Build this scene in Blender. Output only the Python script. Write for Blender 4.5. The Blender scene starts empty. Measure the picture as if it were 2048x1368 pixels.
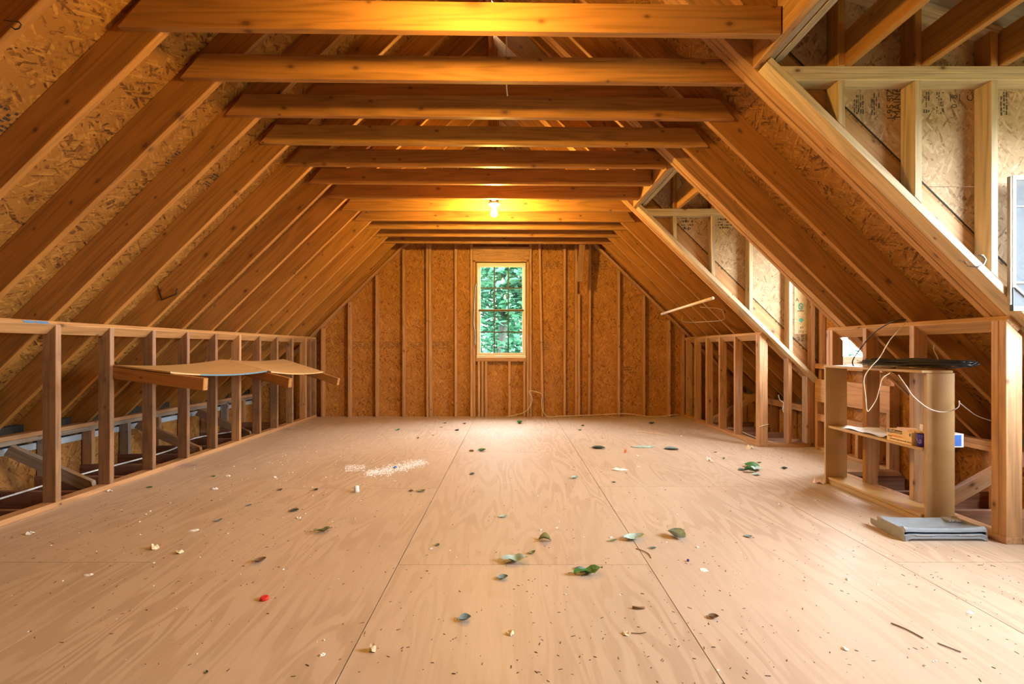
import bpy, bmesh, math, random
from mathutils import Vector, Matrix
random.seed(7)
scene = bpy.context.scene
C = scene.collection
R = random.uniform

# ------------------------------------------------------------------ camera, sky, exposure
CAMZ = 1.05
cam_d = bpy.data.cameras.new('camera')
cam_d.sensor_width = 36.0
cam_d.lens = 36.0 * 910.0 / 2048.0
cam_d.shift_x = 0.0005
cam_d.shift_y = 14.0 / 2048.0
cam_d.clip_start = 0.02
cam_o = bpy.data.objects.new('camera', cam_d)
cam_o.location = (0, 0, CAMZ)
cam_o.rotation_euler = (math.pi / 2, 0, 0)
C.objects.link(cam_o)
scene.camera = cam_o

SKY = 66.0
LAMP_FAR, LAMP_NEAR = 3350.0, 1550.0
LAMP_COL = (1.0, 0.58, 0.115)
w = bpy.data.worlds.new('overcast_sky')
scene.world = w
w.use_nodes = True
bgn = w.node_tree.nodes['Background']
bgn.inputs[0].default_value = (0.88, 0.95, 1.0, 1)
bgn.inputs[1].default_value = SKY
scene.view_settings.view_transform = 'Standard'
scene.view_settings.look = 'None'
scene.view_settings.exposure = 0.0
scene.view_settings.gamma = 1.0
scene.view_settings.use_curve_mapping = False
scene.cycles.use_denoising = True
scene.cycles.max_bounces = 10
scene.cycles.diffuse_bounces = 7
scene.cycles.transparent_max_bounces = 12
scene.cycles.sample_clamp_indirect = 8.0


def portal(loc, normal, sx, sy):
    d = bpy.data.lights.new('window_portal', 'AREA')
    d.shape = 'RECTANGLE'
    d.size, d.size_y = sx, sy
    d.cycles.is_portal = True
    o = bpy.data.objects.new('window_portal', d)
    o.location = loc
    o.rotation_euler = Vector(normal).to_track_quat('-Z', 'Y').to_euler()
    C.objects.link(o)


portal((-0.158, 7.2, 1.665), (0, -1, 0), 0.8, 1.5)
portal((3.42, 4.19, 1.65), (-1, 0, 0), 0.7, 1.5)
portal((3.42, 1.60, 1.65), (-1, 0, 0), 1.2, 1.5)

# ------------------------------------------------------------------ node helpers / materials
def new_mat(name):
    m = bpy.data.materials.new(name)
    m.use_nodes = True
    nt = m.node_tree
    return m, nt, nt.nodes['Principled BSDF']


def N(nt, t, **kw):
    n = nt.nodes.new(t)
    for k, v in kw.items():
        if k.startswith('i_'):
            key = k[2:]
            n.inputs[int(key) if key.isdigit() else key].default_value = v
        else:
            setattr(n, k, v)
    return n


def ramp(nt, fac, stops):
    r = nt.nodes.new('ShaderNodeValToRGB')
    el = r.color_ramp.elements
    while len(el) < len(stops):
        el.new(0.5)
    for e, (p, c) in zip(el, stops):
        e.position = p
        e.color = (c[0], c[1], c[2], 1) if not isinstance(c, float) else (c, c, c, 1)
    nt.links.new(fac, r.inputs[0])
    return r.outputs[0]


def mix(nt, fac, a, b, mode='MIX'):
    n = nt.nodes.new('ShaderNodeMix')
    n.data_type = 'RGBA'
    n.blend_type = mode
    for sock, val in ((n.inputs[0], fac), (n.inputs[6], a), (n.inputs[7], b)):
        if hasattr(val, 'is_linked'):
            nt.links.new(val, sock)
        elif isinstance(val, (int, float)):
            sock.default_value = val
        else:
            sock.default_value = (val[0], val[1], val[2], 1)
    return n.outputs[2]


def math_n(nt, op, a, b=None):
    n = nt.nodes.new('ShaderNodeMath')
    n.operation = op
    for i, val in enumerate((a, b)):
        if val is None:
            continue
        if hasattr(val, 'is_linked'):
            nt.links.new(val, n.inputs[i])
        else:
            n.inputs[i].default_value = val
    return n.outputs[0]


def coords(nt, scale, spread=37.0):
    tc = N(nt, 'ShaderNodeTexCoord')
    oi = N(nt, 'ShaderNodeObjectInfo')
    rnd = math_n(nt, 'MULTIPLY', oi.outputs['Random'], spread)
    add = N(nt, 'ShaderNodeVectorMath', operation='ADD')
    nt.links.new(tc.outputs['Object'], add.inputs[0])
    nt.links.new(rnd, add.inputs[1])
    return add.outputs[0], oi


def scaled(nt, vec, s, rot=None):
    mp = N(nt, 'ShaderNodeMapping')
    mp.inputs['Scale'].default_value = s
    if rot:
        mp.inputs['Rotation'].default_value = (0, 0, rot)
    nt.links.new(vec, mp.inputs[0])
    return mp.outputs[0]


def bump(nt, bsdf, h, strength=0.3, dist=0.004):
    b = N(nt, 'ShaderNodeBump', i_Strength=strength, i_Distance=dist)
    nt.links.new(h, b.inputs['Height'])
    nt.links.new(b.outputs[0], bsdf.inputs['Normal'])


def lumber_mat(name, tints, rough=0.55, knots=0.06, dirt=0.0):
    m, nt, bs = new_mat(name)
    v, oi = coords(nt, 1)
    fine = N(nt, 'ShaderNodeTexNoise', i_Scale=1.0, i_Detail=4.0, i_Roughness=0.6)
    nt.links.new(scaled(nt, v, (2.0, 70, 70)), fine.inputs['Vector'])
    band = N(nt, 'ShaderNodeTexNoise', i_Scale=1.0, i_Detail=2.0)
    nt.links.new(scaled(nt, v, (0.5, 7, 7)), band.inputs['Vector'])
    ring = math_n(nt, 'SINE', math_n(nt, 'MULTIPLY', band.outputs[0], 60.0))
    ring = math_n(nt, 'MULTIPLY_ADD', ring, 0.22)
    nt.nodes[-1].inputs[2].default_value = 0.5
    val = math_n(nt, 'ADD', math_n(nt, 'MULTIPLY', fine.outputs[0], 0.6), math_n(nt, 'MULTIPLY', ring, 0.4))
    tint = ramp(nt, oi.outputs['Random'], [(i / max(1, len(tints) - 1), c) for i, c in enumerate(tints)])
    shade = ramp(nt, val, [(0.25, 0.52), (0.5, 0.92), (0.8, 1.15)])
    col = mix(nt, 1.0, tint, shade, 'MULTIPLY')
    # knots
    sx = N(nt, 'ShaderNodeSeparateXYZ')
    nt.links.new(v, sx.inputs[0])
    cx = N(nt, 'ShaderNodeCombineXYZ')
    nt.links.new(math_n(nt, 'MULTIPLY', sx.outputs[0], 3.6), cx.inputs[0])
    nt.links.new(math_n(nt, 'MULTIPLY', math_n(nt, 'ADD', sx.outputs[1], sx.outputs[2]), 6.0), cx.inputs[1])
    vo = N(nt, 'ShaderNodeTexVoronoi', feature='F1', voronoi_dimensions='2D', i_Scale=1.0)
    nt.links.new(cx.outputs[0], vo.inputs['Vector'])
    sel = N(nt, 'ShaderNodeSeparateColor')
    nt.links.new(vo.outputs['Color'], sel.inputs[0])
    dist = math_n(nt, 'MULTIPLY', vo.outputs['Distance'], math_n(nt, 'ADD', 0.75, math_n(nt, 'MULTIPLY', sel.outputs[1], 1.6)))
    kn = ramp(nt, dist, [(0.0, 1.0), (knots * .8, 0.8), (knots * 1.3, 0.3), (knots * 2.6, 0.0)])
    kn = math_n(nt, 'MULTIPLY', kn, math_n(nt, 'GREATER_THAN', sel.outputs[0], 0.48))
    col = mix(nt, kn, col, (0.11, 0.045, 0.018))
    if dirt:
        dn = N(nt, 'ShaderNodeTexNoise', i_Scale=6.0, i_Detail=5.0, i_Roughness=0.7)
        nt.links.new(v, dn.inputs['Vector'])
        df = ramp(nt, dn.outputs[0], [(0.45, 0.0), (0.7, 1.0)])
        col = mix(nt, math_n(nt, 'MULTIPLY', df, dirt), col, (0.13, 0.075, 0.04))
    nt.links.new(col, bs.inputs['Base Color'])
    bs.inputs['Roughness'].default_value = rough
    bs.inputs['Specular IOR Level'].default_value = 0.35
    bump(nt, bs, fine.outputs[0], 0.12, 0.002)
    return m


def osb_mat(name, light, midc, dark, rough=0.6):
    m, nt, bs = new_mat(name)
    v, oi = coords(nt, 1)
    wn = N(nt, 'ShaderNodeTexNoise', i_Scale=3.0, i_Detail=2.0)
    nt.links.new(v, wn.inputs['Vector'])
    wv = N(nt, 'ShaderNodeVectorMath', operation='MULTIPLY_ADD')
    nt.links.new(wn.outputs['Color'], wv.inputs[0])
    wv.inputs[1].default_value = (0.05, 0.05, 0.0)
    nt.links.new(v, wv.inputs[2])
    prev = None
    hgt = None
    for i, (rot, sx, sy) in enumerate(((0.25, 11, 60), (-0.55, 13, 70), (1.25, 12, 60), (0.85, 15, 85), (-1.1, 17, 100))):
        vo = N(nt, 'ShaderNodeTexVoronoi', feature='F1', voronoi_dimensions='2D', i_Scale=1.0)
        nt.links.new(scaled(nt, scaled(nt, wv.outputs[0], (1, 1, 1), rot), (sx, sy, 1)), vo.inputs['Vector'])
        s = N(nt, 'ShaderNodeSeparateColor')
        nt.links.new(vo.outputs['Color'], s.inputs[0])
        if prev is None:
            prev, hgt = s.outputs[0], s.outputs[1]
        else:
            msk = math_n(nt, 'GREATER_THAN', s.outputs[1], 0.52 + 0.06 * i)
            a = N(nt, 'ShaderNodeMix')
            nt.links.new(msk, a.inputs[0]); nt.links.new(prev, a.inputs[2]); nt.links.new(s.outputs[0], a.inputs[3])
            prev = a.outputs[0]
            b = N(nt, 'ShaderNodeMix')
            nt.links.new(msk, b.inputs[0]); nt.links.new(hgt, b.inputs[2]); nt.links.new(s.outputs[2], b.inputs[3])
            hgt = b.outputs[0]
    fi = N(nt, 'ShaderNodeTexNoise', i_Scale=60.0, i_Detail=4.0)
    nt.links.new(v, fi.inputs['Vector'])
    big = N(nt, 'ShaderNodeTexNoise', i_Scale=2.2, i_Detail=2.0)
    nt.links.new(v, big.inputs['Vector'])
    val = math_n(nt, 'ADD', math_n(nt, 'MULTIPLY', prev, 0.62), math_n(nt, 'MULTIPLY', fi.outputs[0], 0.4))
    val = math_n(nt, 'ADD', val, math_n(nt, 'MULTIPLY_ADD', big.outputs[0], 0.3))
    nt.nodes[-2].inputs[2].default_value = -0.15
    col = ramp(nt, val, [(0.14, dark), (0.36, midc), (0.60, midc), (0.90, light)])
    nt.links.new(col, bs.inputs['Base Color'])
    bs.inputs['Roughness'].default_value = rough
    bs.inputs['Specular IOR Level'].default_value = 0.3
    bump(nt, bs, math_n(nt, 'ADD', hgt, math_n(nt, 'MULTIPLY', fi.outputs[0], 0.5)), 0.45, 0.003)
    return m


def ply_mat(name, a, b, stain, rough=0.5, freq=70.0):
    m, nt, bs = new_mat(name)
    v, oi = coords(nt, 1, 61.0)
    n1 = N(nt, 'ShaderNodeTexNoise', i_Scale=1.0, i_Detail=2.5, i_Distortion=0.4)
    nt.links.new(scaled(nt, v, (4.2, 0.7, 1)), n1.inputs['Vector'])
    ring = math_n(nt, 'SINE', math_n(nt, 'MULTIPLY', n1.outputs[0], freq))
    rg = ramp(nt, math_n(nt, 'MULTIPLY_ADD', ring, 0.5), [(0.35, 0.0), (0.75, 1.0)])
    nt.nodes[-2].inputs[2].default_value = 0.5
    fine = N(nt, 'ShaderNodeTexNoise', i_Scale=1.0, i_Detail=5.0, i_Roughness=0.65)
    nt.links.new(scaled(nt, v, (60, 4, 1)), fine.inputs['Vector'])
    amt = N(nt, 'ShaderNodeTexNoise', i_Scale=1.3, i_Detail=1.0)
    nt.links.new(v, amt.inputs['Vector'])
    f = math_n(nt, 'MULTIPLY', rg, ramp(nt, amt.outputs[0], [(0.35, 0.15), (0.65, 0.6)]))
    f = math_n(nt, 'ADD', f, math_n(nt, 'MULTIPLY_ADD', fine.outputs[0], 0.9))
    nt.nodes[-2].inputs[2].default_value = -0.42
    col = mix(nt, f, a, b)
    st = N(nt, 'ShaderNodeTexNoise', i_Scale=1.1, i_Detail=5.0, i_Roughness=0.6)
    nt.links.new(v, st.inputs['Vector'])
    col = mix(nt, math_n(nt, 'MULTIPLY', ramp(nt, st.outputs[0], [(0.42, 0.0), (0.72, 1.0)]), 0.55), col, stain)
    nt.links.new(col, bs.inputs['Base Color'])
    bs.inputs['Roughness'].default_value = rough
    bs.inputs['Specular IOR Level'].default_value = 0.3
    bump(nt, bs, fine.outputs[0], 0.08, 0.002)
    return m


def plain(name, col, rough=0.5, metal=0.0, var=0.12, emit=None):
    m, nt, bs = new_mat(name)
    tc = N(nt, 'ShaderNodeTexCoord')
    n = N(nt, 'ShaderNodeTexNoise', i_Scale=25.0, i_Detail=3.0)
    nt.links.new(tc.outputs['Object'], n.inputs['Vector'])
    c = mix(nt, 1.0, col, ramp(nt, n.outputs[0], [(0.3, 1 - var), (0.7, 1 + var)]), 'MULTIPLY')
    nt.links.new(c, bs.inputs['Base Color'])
    bs.inputs['Roughness'].default_value = rough
    bs.inputs['Metallic'].default_value = metal
    if emit:
        bs.inputs['Emission Color'].default_value = (*emit[0], 1)
        bs.inputs['Emission Strength'].default_value = emit[1]
    return m


M = {}
M['pine'] = lumber_mat('pine_lumber', [(0.521, 0.281, 0.109), (0.470, 0.239, 0.086), (0.554, 0.309, 0.132), (0.487, 0.260, 0.098)])
M['rafter'] = lumber_mat('rafter_lumber', [(0.411, 0.184, 0.038), (0.323, 0.137, 0.027), (0.441, 0.207, 0.048), (0.367, 0.157, 0.034)], knots=0.06)
M['tie'] = lumber_mat('tie_lumber', [(0.490, 0.247, 0.067), (0.375, 0.167, 0.047), (0.473, 0.227, 0.067)], rough=0.45)
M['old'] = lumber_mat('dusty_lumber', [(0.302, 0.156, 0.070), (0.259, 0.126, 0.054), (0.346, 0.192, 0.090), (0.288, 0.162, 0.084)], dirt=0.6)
M['stud'] = lumber_mat('stud_lumber', [(0.521, 0.281, 0.126), (0.470, 0.246, 0.103), (0.554, 0.316, 0.155)], dirt=0.15)
M['daylit_stud'] = lumber_mat('daylit_stud_lumber', [(0.588, 0.443, 0.272), (0.554, 0.402, 0.232)], dirt=0.05)  # stud lumber paled, with the window daylight put into its colour
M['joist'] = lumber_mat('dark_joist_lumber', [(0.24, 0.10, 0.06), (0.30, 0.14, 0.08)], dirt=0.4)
M['gray'] = lumber_mat('weathered_lumber', [(0.34, 0.27, 0.20), (0.38, 0.30, 0.22)], dirt=0.2)
M['osb_roof'] = osb_mat('roof_strand_board', (0.530, 0.261, 0.056), (0.337, 0.146, 0.026), (0.076, 0.025, 0.006))
M['osb_wall'] = osb_mat('wall_strand_board', (0.541, 0.271, 0.072), (0.364, 0.160, 0.034), (0.147, 0.048, 0.011))
M['osb_daylit'] = osb_mat('daylit_strand_board', (0.556, 0.396, 0.241), (0.425, 0.274, 0.147), (0.186, 0.094, 0.040))  # strand board copy lightened for the daylight on the dormer cheeks
M['floor'] = ply_mat('floor_plywood', (0.545, 0.415, 0.31), (0.40, 0.275, 0.185), (0.44, 0.335, 0.245))
M['ply'] = ply_mat('shelf_plywood', (0.56, 0.36, 0.16), (0.44, 0.26, 0.10), (0.46, 0.31, 0.15), freq=40.0)
M['board'] = ply_mat('bookcase_board', (0.52, 0.335, 0.145), (0.42, 0.265, 0.105), (0.36, 0.23, 0.11), freq=18.0)
M['white'] = plain('white_vinyl', (0.78, 0.77, 0.72), 0.4, var=0.04)
M['cream'] = plain('cream_vinyl', (0.72, 0.66, 0.50), 0.4, var=0.04)
M['white_plain'] = plain('white_paint', (0.80, 0.80, 0.78), 0.5, var=0.05)
M['backlit_grille'] = plain('backlit_grille', (0.05, 0.05, 0.04), 0.5)  # near black paints the muntins and meeting rail as backlit silhouettes
M['black'] = plain('black_rubber', (0.02, 0.022, 0.028), 0.4)
M['iron'] = plain('dark_iron', (0.05, 0.035, 0.03), 0.35, 0.6)
M['steel'] = plain('zinc_steel', (0.30, 0.29, 0.27), 0.35, 0.8)
M['beige'] = plain('beige_cable', (0.62, 0.55, 0.42), 0.5)
M['white_cable'] = plain('white_cable', (0.76, 0.74, 0.70), 0.45)
M['grey_cable'] = plain('grey_conduit', (0.16, 0.18, 0.15), 0.5)
M['blue_tape'] = plain('blue_tape', (0.10, 0.26, 0.55), 0.6)
M['blue_edge'] = plain('blue_paint', (0.07, 0.20, 0.30), 0.6)
M['ink'] = plain('stamp_ink', (0.06, 0.04, 0.03), 0.8)
M['ink_faint'] = plain('faded_stamp_ink', (0.17, 0.085, 0.035), 0.8)
M['grey_plastic'] = plain('grey_plastic', (0.47, 0.53, 0.58), 0.4, var=0.06)
M['grey_side'] = plain('grey_plastic_side', (0.33, 0.325, 0.31), 0.5)
M['box'] = plain('yellow_card', (0.80, 0.53, 0.22), 0.6)
M['orange_ink'] = plain('orange_ink', (0.85, 0.28, 0.06), 0.6)
M['slate_ink'] = plain('slate_ink', (0.14, 0.17, 0.15), 0.6)
M['purple'] = plain('purple_plastic', (0.05, 0.025, 0.28), 0.35)
M['lilac'] = plain('lilac_ink', (0.45, 0.42, 0.75), 0.5)
M['pink'] = plain('pink_paper', (0.86, 0.66, 0.58), 0.6)
M['paper'] = plain('white_paper', (0.84, 0.83, 0.80), 0.7)
M['cloth'] = plain('white_cloth', (0.78, 0.80, 0.83), 0.8)
M['yellow_paper'] = plain('yellow_paper', (0.86, 0.70, 0.40), 0.7)
M['teal'] = plain('teal_ink', (0.12, 0.58, 0.52), 0.6)
M['blue_ink'] = plain('blue_ink', (0.06, 0.18, 0.62), 0.6)
M['red'] = plain('red_plastic', (0.72, 0.035, 0.03), 0.25)
M['felt'] = plain('black_roof_felt', (0.02, 0.02, 0.02), 0.9)
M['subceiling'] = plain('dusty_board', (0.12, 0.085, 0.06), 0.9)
M['leaf_pale'] = plain('pale_leaf', (0.36, 0.49, 0.44), 0.6, var=0.3)
M['leaf_green'] = plain('green_leaf', (0.035, 0.16, 0.035), 0.4, var=0.3)
M['leaf_olive'] = plain('olive_leaf', (0.20, 0.20, 0.07), 0.6, var=0.3)
M['leaf_blue'] = plain('blue_grey_leaf', (0.17, 0.25, 0.26), 0.6, var=0.3)
M['leaf_dark'] = plain('dark_leaf', (0.045, 0.075, 0.05), 0.5, var=0.3)
M['leaf_brown'] = plain('brown_leaf', (0.22, 0.12, 0.05), 0.7, var=0.3)
M['scrap_cream'] = plain('cream_scrap', (0.80, 0.66, 0.42), 0.7, var=0.1)
M['scrap_orange'] = plain('orange_scrap', (0.75, 0.32, 0.16), 0.6)
M['chip_dark'] = plain('dark_chips', (0.12, 0.065, 0.035), 0.8)
M['chip_white'] = plain('white_chips', (0.90, 0.91, 0.93), 0.8)
M['dowel'] = plain('dowel_wood', (0.76, 0.56, 0.38), 0.45)
M['bark'] = plain('bark', (0.022, 0.022, 0.018), 0.9)
M['ground'] = plain('forest_ground', (0.08, 0.10, 0.04), 1.0)
M['bulb'] = plain('bulb_glass', (1, 1, 1), 0.2, emit=(LAMP_COL, LAMP_FAR))
M['bulb_near'] = plain('bulb_glass_near', (1, 1, 1), 0.2, emit=(LAMP_COL, LAMP_NEAR))
M['porcelain'] = plain('porcelain', (0.85, 0.84, 0.80), 0.25, var=0.03)


def glass_mat():
    m, nt, bs = new_mat('window_glass')
    nt.nodes.remove(bs)
    tr = N(nt, 'ShaderNodeBsdfTransparent')
    gl = N(nt, 'ShaderNodeBsdfGlossy', i_Roughness=0.0)
    fr = N(nt, 'ShaderNodeFresnel', i_IOR=1.45)
    ms = N(nt, 'ShaderNodeMixShader')
    ge = N(nt, 'ShaderNodeNewGeometry')
    front = math_n(nt, 'SUBTRACT', 1.0, ge.outputs['Backfacing'])     # reflect on the entering face only
    nt.links.new(math_n(nt, 'MULTIPLY', fr.outputs[0], front), ms.inputs[0])
    nt.links.new(tr.outputs[0], ms.inputs[1])
    nt.links.new(gl.outputs[0], ms.inputs[2])
    nt.links.new(ms.outputs[0], nt.nodes['Material Output'].inputs[0])
    return m


def screen_mat():
    m, nt, bs = new_mat('insect_screen')
    tr = N(nt, 'ShaderNodeBsdfTransparent')
    ms = N(nt, 'ShaderNodeMixShader', i_0=0.55)
    bs.inputs['Base Color'].default_value = (0.08, 0.11, 0.15, 1)
    bs.inputs['Roughness'].default_value = 0.7
    nt.links.new(tr.outputs[0], ms.inputs[1])
    nt.links.new(bs.outputs[0], ms.inputs[2])
    nt.links.new(ms.outputs[0], nt.nodes['Material Output'].inputs[0])
    return m


def foliage_mat(name, c1, c2):
    m, nt, bs = new_mat(name)
    tc = N(nt, 'ShaderNodeTexCoord')
    n = N(nt, 'ShaderNodeTexNoise', i_Scale=1.5, i_Detail=4.0)
    nt.links.new(tc.outputs['Object'], n.inputs['Vector'])
    col = ramp(nt, n.outputs[0], [(0.35, c1), (0.65, c2)])
    df = N(nt, 'ShaderNodeBsdfDiffuse')
    tl = N(nt, 'ShaderNodeBsdfTranslucent')
    ms = N(nt, 'ShaderNodeMixShader', i_0=0.5)
    nt.links.new(col, df.inputs[0]); nt.links.new(col, tl.inputs[0])
    nt.links.new(df.outputs[0], ms.inputs[1]); nt.links.new(tl.outputs[0], ms.inputs[2])
    nt.links.new(ms.outputs[0], nt.nodes['Material Output'].inputs[0])
    return m


M['glass'] = glass_mat()
M['screen'] = screen_mat()
M['foliage'] = foliage_mat('bright_foliage', (0.016, 0.062, 0.034), (0.048, 0.14, 0.08))
M['foliage2'] = foliage_mat('mid_foliage', (0.012, 0.048, 0.028), (0.036, 0.11, 0.064))

# ------------------------------------------------------------------ object helpers
X, Y, Z = Vector((1, 0, 0)), Vector((0, 1, 0)), Vector((0, 0, 1))
LOC = {}


def struct(name, label=None):
    o = bpy.data.objects.new(name, None)
    o.empty_display_size = 0.1
    o['kind'] = 'structure'
    if label:
        o['label'] = label
    C.objects.link(o)
    LOC[o.name] = Vector((0, 0, 0))
    return o


def thing(name, label, cat, loc=(0, 0, 0), group=None):
    o = bpy.data.objects.new(name, None)
    o.empty_display_size = 0.1
    o.location = loc
    o['label'] = label
    o['category'] = cat
    if group:
        o['group'] = group
    C.objects.link(o)
    LOC[o.name] = Vector(loc)
    return o


def tag(o, label, cat, group=None):
    o['label'] = label
    o['category'] = cat
    if group:
        o['group'] = group
    return o


def place(name, me, parent, mw):
    """link a mesh with world matrix mw under parent (parents are never rotated)"""
    o = bpy.data.objects.new(name, me)
    C.objects.link(o)
    if parent is not None:
        base = LOC[parent.name]
        o.parent = parent
        o.matrix_basis = Matrix.Translation(-base) @ mw
    else:
        o.matrix_basis = mw
    LOC[o.name] = Vector((0, 0, 0)) if parent is None else LOC[parent.name]
    return o


def child_of(o, parent):
    """make o (world placed at its own matrix, parentless) a sub-part of an un-rotated part"""
    o.parent = parent
    return o


def frame(O, ax, ay):
    ax, ay = Vector(ax).normalized(), Vector(ay).normalized()
    az = ax.cross(ay)
    m = Matrix((ax, ay, az)).transposed().to_4x4()
    m.translation = Vector(O)
    return m


CACHE = {}


def prism_mesh(poly, t0, t1, plane, mat, bev):
    key = (tuple((round(a, 4), round(b, 4)) for a, b in poly), round(t0, 4), round(t1, 4), plane, mat.name, bev)
    if key in CACHE:
        return CACHE[key]
    bm = bmesh.new()
    def v3(a, b, t):
        return (a, t, b) if plane == 'xz' else ((a, b, t) if plane == 'xy' else (t, a, b))
    lo = [bm.verts.new(v3(a, b, t0)) for a, b in poly]
    hi = [bm.verts.new(v3(a, b, t1)) for a, b in poly]
    n = len(poly)
    bm.faces.new(lo); bm.faces.new(hi[::-1])
    for i in range(n):
        bm.faces.new((lo[(i + 1) % n], lo[i], hi[i], hi[(i + 1) % n]))
    bmesh.ops.recalc_face_normals(bm, faces=bm.faces)
    if bev:
        bmesh.ops.bevel(bm, geom=bm.edges[:], offset=bev, segments=1, affect='EDGES', clamp_overlap=True)
    me = bpy.data.meshes.new('piece')
    bm.to_mesh(me); bm.free()
    me.materials.append(mat)
    CACHE[key] = me
    return me


def prism(name, parent, O, ax, ay, poly, t0, t1, mat, plane='xz', bev=0.0025):
    return place(name, prism_mesh(poly, t0, t1, plane, M[mat], bev), parent, frame(O, ax, ay))


def box(name, parent, O, ax, ay, xr, yr, zr, mat, bev=0.0025):
    # object origin at the start of its length so that shared meshes stay shared
    f = frame(O, ax, ay)
    o0 = f @ Vector((xr[0], yr[0], zr[0]))
    L, W, T = xr[1] - xr[0], yr[1] - yr[0], zr[1] - zr[0]
    return prism(name, parent, o0, ax, ay, [(0, 0), (L, 0), (L, W), (0, W)], 0, T, mat, 'xy', bev)


def wbox(name, parent, x0, x1, y0, y1, z0, z1, mat, grain='x', bev=0.0025):
    """axis aligned box from world ranges, grain (local x) along the given axis"""
    if grain == 'x':
        return box(name, parent, (0, 0, 0), X, Y, (x0, x1), (y0, y1), (z0, z1), mat, bev)
    if grain == 'y':
        return box(name, parent, (0, 0, 0), Y, -X, (y0, y1), (-x1, -x0), (z0, z1), mat, bev)
    return box(name, parent, (0, 0, 0), Z, X, (z0, z1), (x0, x1), (y0, y1), mat, bev)


def bm_obj(name, bm, mat, parent=None, loc=(0, 0, 0), smooth=False, mats=None):
    bmesh.ops.recalc_face_normals(bm, faces=bm.faces)
    me = bpy.data.meshes.new(name)
    bm.to_mesh(me); bm.free()
    if smooth:
        for p in me.polygons:
            p.use_smooth = True
    for mm in (mats or [mat]):
        me.materials.append(M[mm])
    return place(name, me, parent, Matrix.Translation(Vector(loc)))


def spline(pts, sub=6):
    pts = [Vector(p) for p in pts]
    if len(pts) < 3:
        return pts
    out = []
    P = [pts[0] * 2 - pts[1]] + pts + [pts[-1] * 2 - pts[-2]]
    for i in range(1, len(P) - 2):
        a, b, c, d = P[i - 1:i + 3]
        for k in range(sub):
            t = k / sub
            out.append(0.5 * ((2 * b) + (c - a) * t + (2 * a - 5 * b + 4 * c - d) * t * t + (3 * b - a - 3 * c + d) * t ** 3))
    out.append(pts[-1])
    return out


def add_tube(bm, pts, r, seg=6, sub=6, closed=False):
    p = spline(pts, sub) if sub > 1 else [Vector(q) for q in pts]
    rings = []
    up = Vector((0.13, 0.2, 0.97))
    for i, q in enumerate(p):
        d = (p[min(i + 1, len(p) - 1)] - p[max(i - 1, 0)])
        if d.length < 1e-7:
            d = Vector((0, 0, 1))
        d.normalize()
        a = up - d * up.dot(d)
        if a.length < 0.05:
            a = X - d * X.dot(d)
        a.normalize()
        up = a
        b = d.cross(a)
        rr = r(i / (len(p) - 1)) if callable(r) else r
        rings.append([bm.verts.new(q + (a * math.cos(2 * math.pi * k / seg) + b * math.sin(2 * math.pi * k / seg)) * rr) for k in range(seg)])
    for A, B in zip(rings, rings[1:]):
        for k in range(seg):
            bm.faces.new((A[k], A[(k + 1) % seg], B[(k + 1) % seg], B[k]))
    bm.faces.new(rings[0][::-1]); bm.faces.new(rings[-1])


def tube(name, pts, r, mat, parent=None, seg=6, sub=6, loc=None):
    loc = Vector(loc) if loc is not None else (Vector(pts[0]) if parent is None else Vector((0, 0, 0)))
    bm = bmesh.new()
    add_tube(bm, [Vector(p) - loc for p in pts], r, seg, sub)
    return bm_obj(name, bm, mat, parent, loc, smooth=True)


def lathe(name, prof, mat, parent, loc, seg=20):
    bm = bmesh.new()
    rings = []
    for r, z in prof:
        rings.append([bm.verts.new((max(r, 1e-4) * math.cos(2 * math.pi * k / seg), max(r, 1e-4) * math.sin(2 * math.pi * k / seg), z)) for k in range(seg)])
    for A, B in zip(rings, rings[1:]):
        for k in range(seg):
            bm.faces.new((A[k], A[(k + 1) % seg], B[(k + 1) % seg], B[k]))
    bm.faces.new(rings[0][::-1]); bm.faces.new(rings[-1])
    return bm_obj(name, bm, mat, parent, loc, smooth=True)


def px(u, v, d):
    """measured image point at depth d in metres -> place in the room"""
    return Vector(((u - 1023.0) * d / 910.0, d, CAMZ - (v - 698.0) * d / 910.0))


def on_floor(u, v, z=0.0):
    d = (CAMZ - z) * 910.0 / (v - 698.0)
    return Vector(((u - 1023.0) * d / 910.0, d, z))


def clip(poly, a, b, c):
    """keep a*x+b*y<=c"""
    out = []
    for i in range(len(poly)):
        p, q = poly[i], poly[(i + 1) % len(poly)]
        dp, dq = a * p[0] + b * p[1] - c, a * q[0] + b * q[1] - c
        if dp <= 0:
            out.append(p)
        if dp * dq < 0:
            t = dp / (dp - dq)
            out.append((p[0] + (q[0] - p[0]) * t, p[1] + (q[1] - p[1]) * t))
    return out


def clip_rect(poly, x0, x1, y0, y1):
    for a, b, c in ((1, 0, x1), (-1, 0, -x0), (0, 1, y1), (0, -1, -y0)):
        if len(poly) >= 3:
            poly = clip(poly, a, b, c)
    return poly


TXT = []


def text(name, body, size, parent, O, ax, ay, mat, align='CENTER'):
    cu = bpy.data.curves.new('lettering', 'FONT')
    cu.body = body
    cu.size = size
    cu.align_x = align
    cu.align_y = 'CENTER'
    cu.extrude = 0.0004
    cu.resolution_u = 3
    t = bpy.data.objects.new('lettering', cu)
    C.objects.link(t)
    TXT.append((t, name, parent, frame(O, ax, ay), mat))


def flush_text():
    dg = bpy.context.evaluated_depsgraph_get()
    for t, name, parent, mw, mat in TXT:
        me = bpy.data.meshes.new_from_object(t.evaluated_get(dg))
        me.materials.clear()
        me.materials.append(M[mat])
        place(name, me, parent, mw)
        bpy.data.objects.remove(t)
    TXT.clear()


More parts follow.
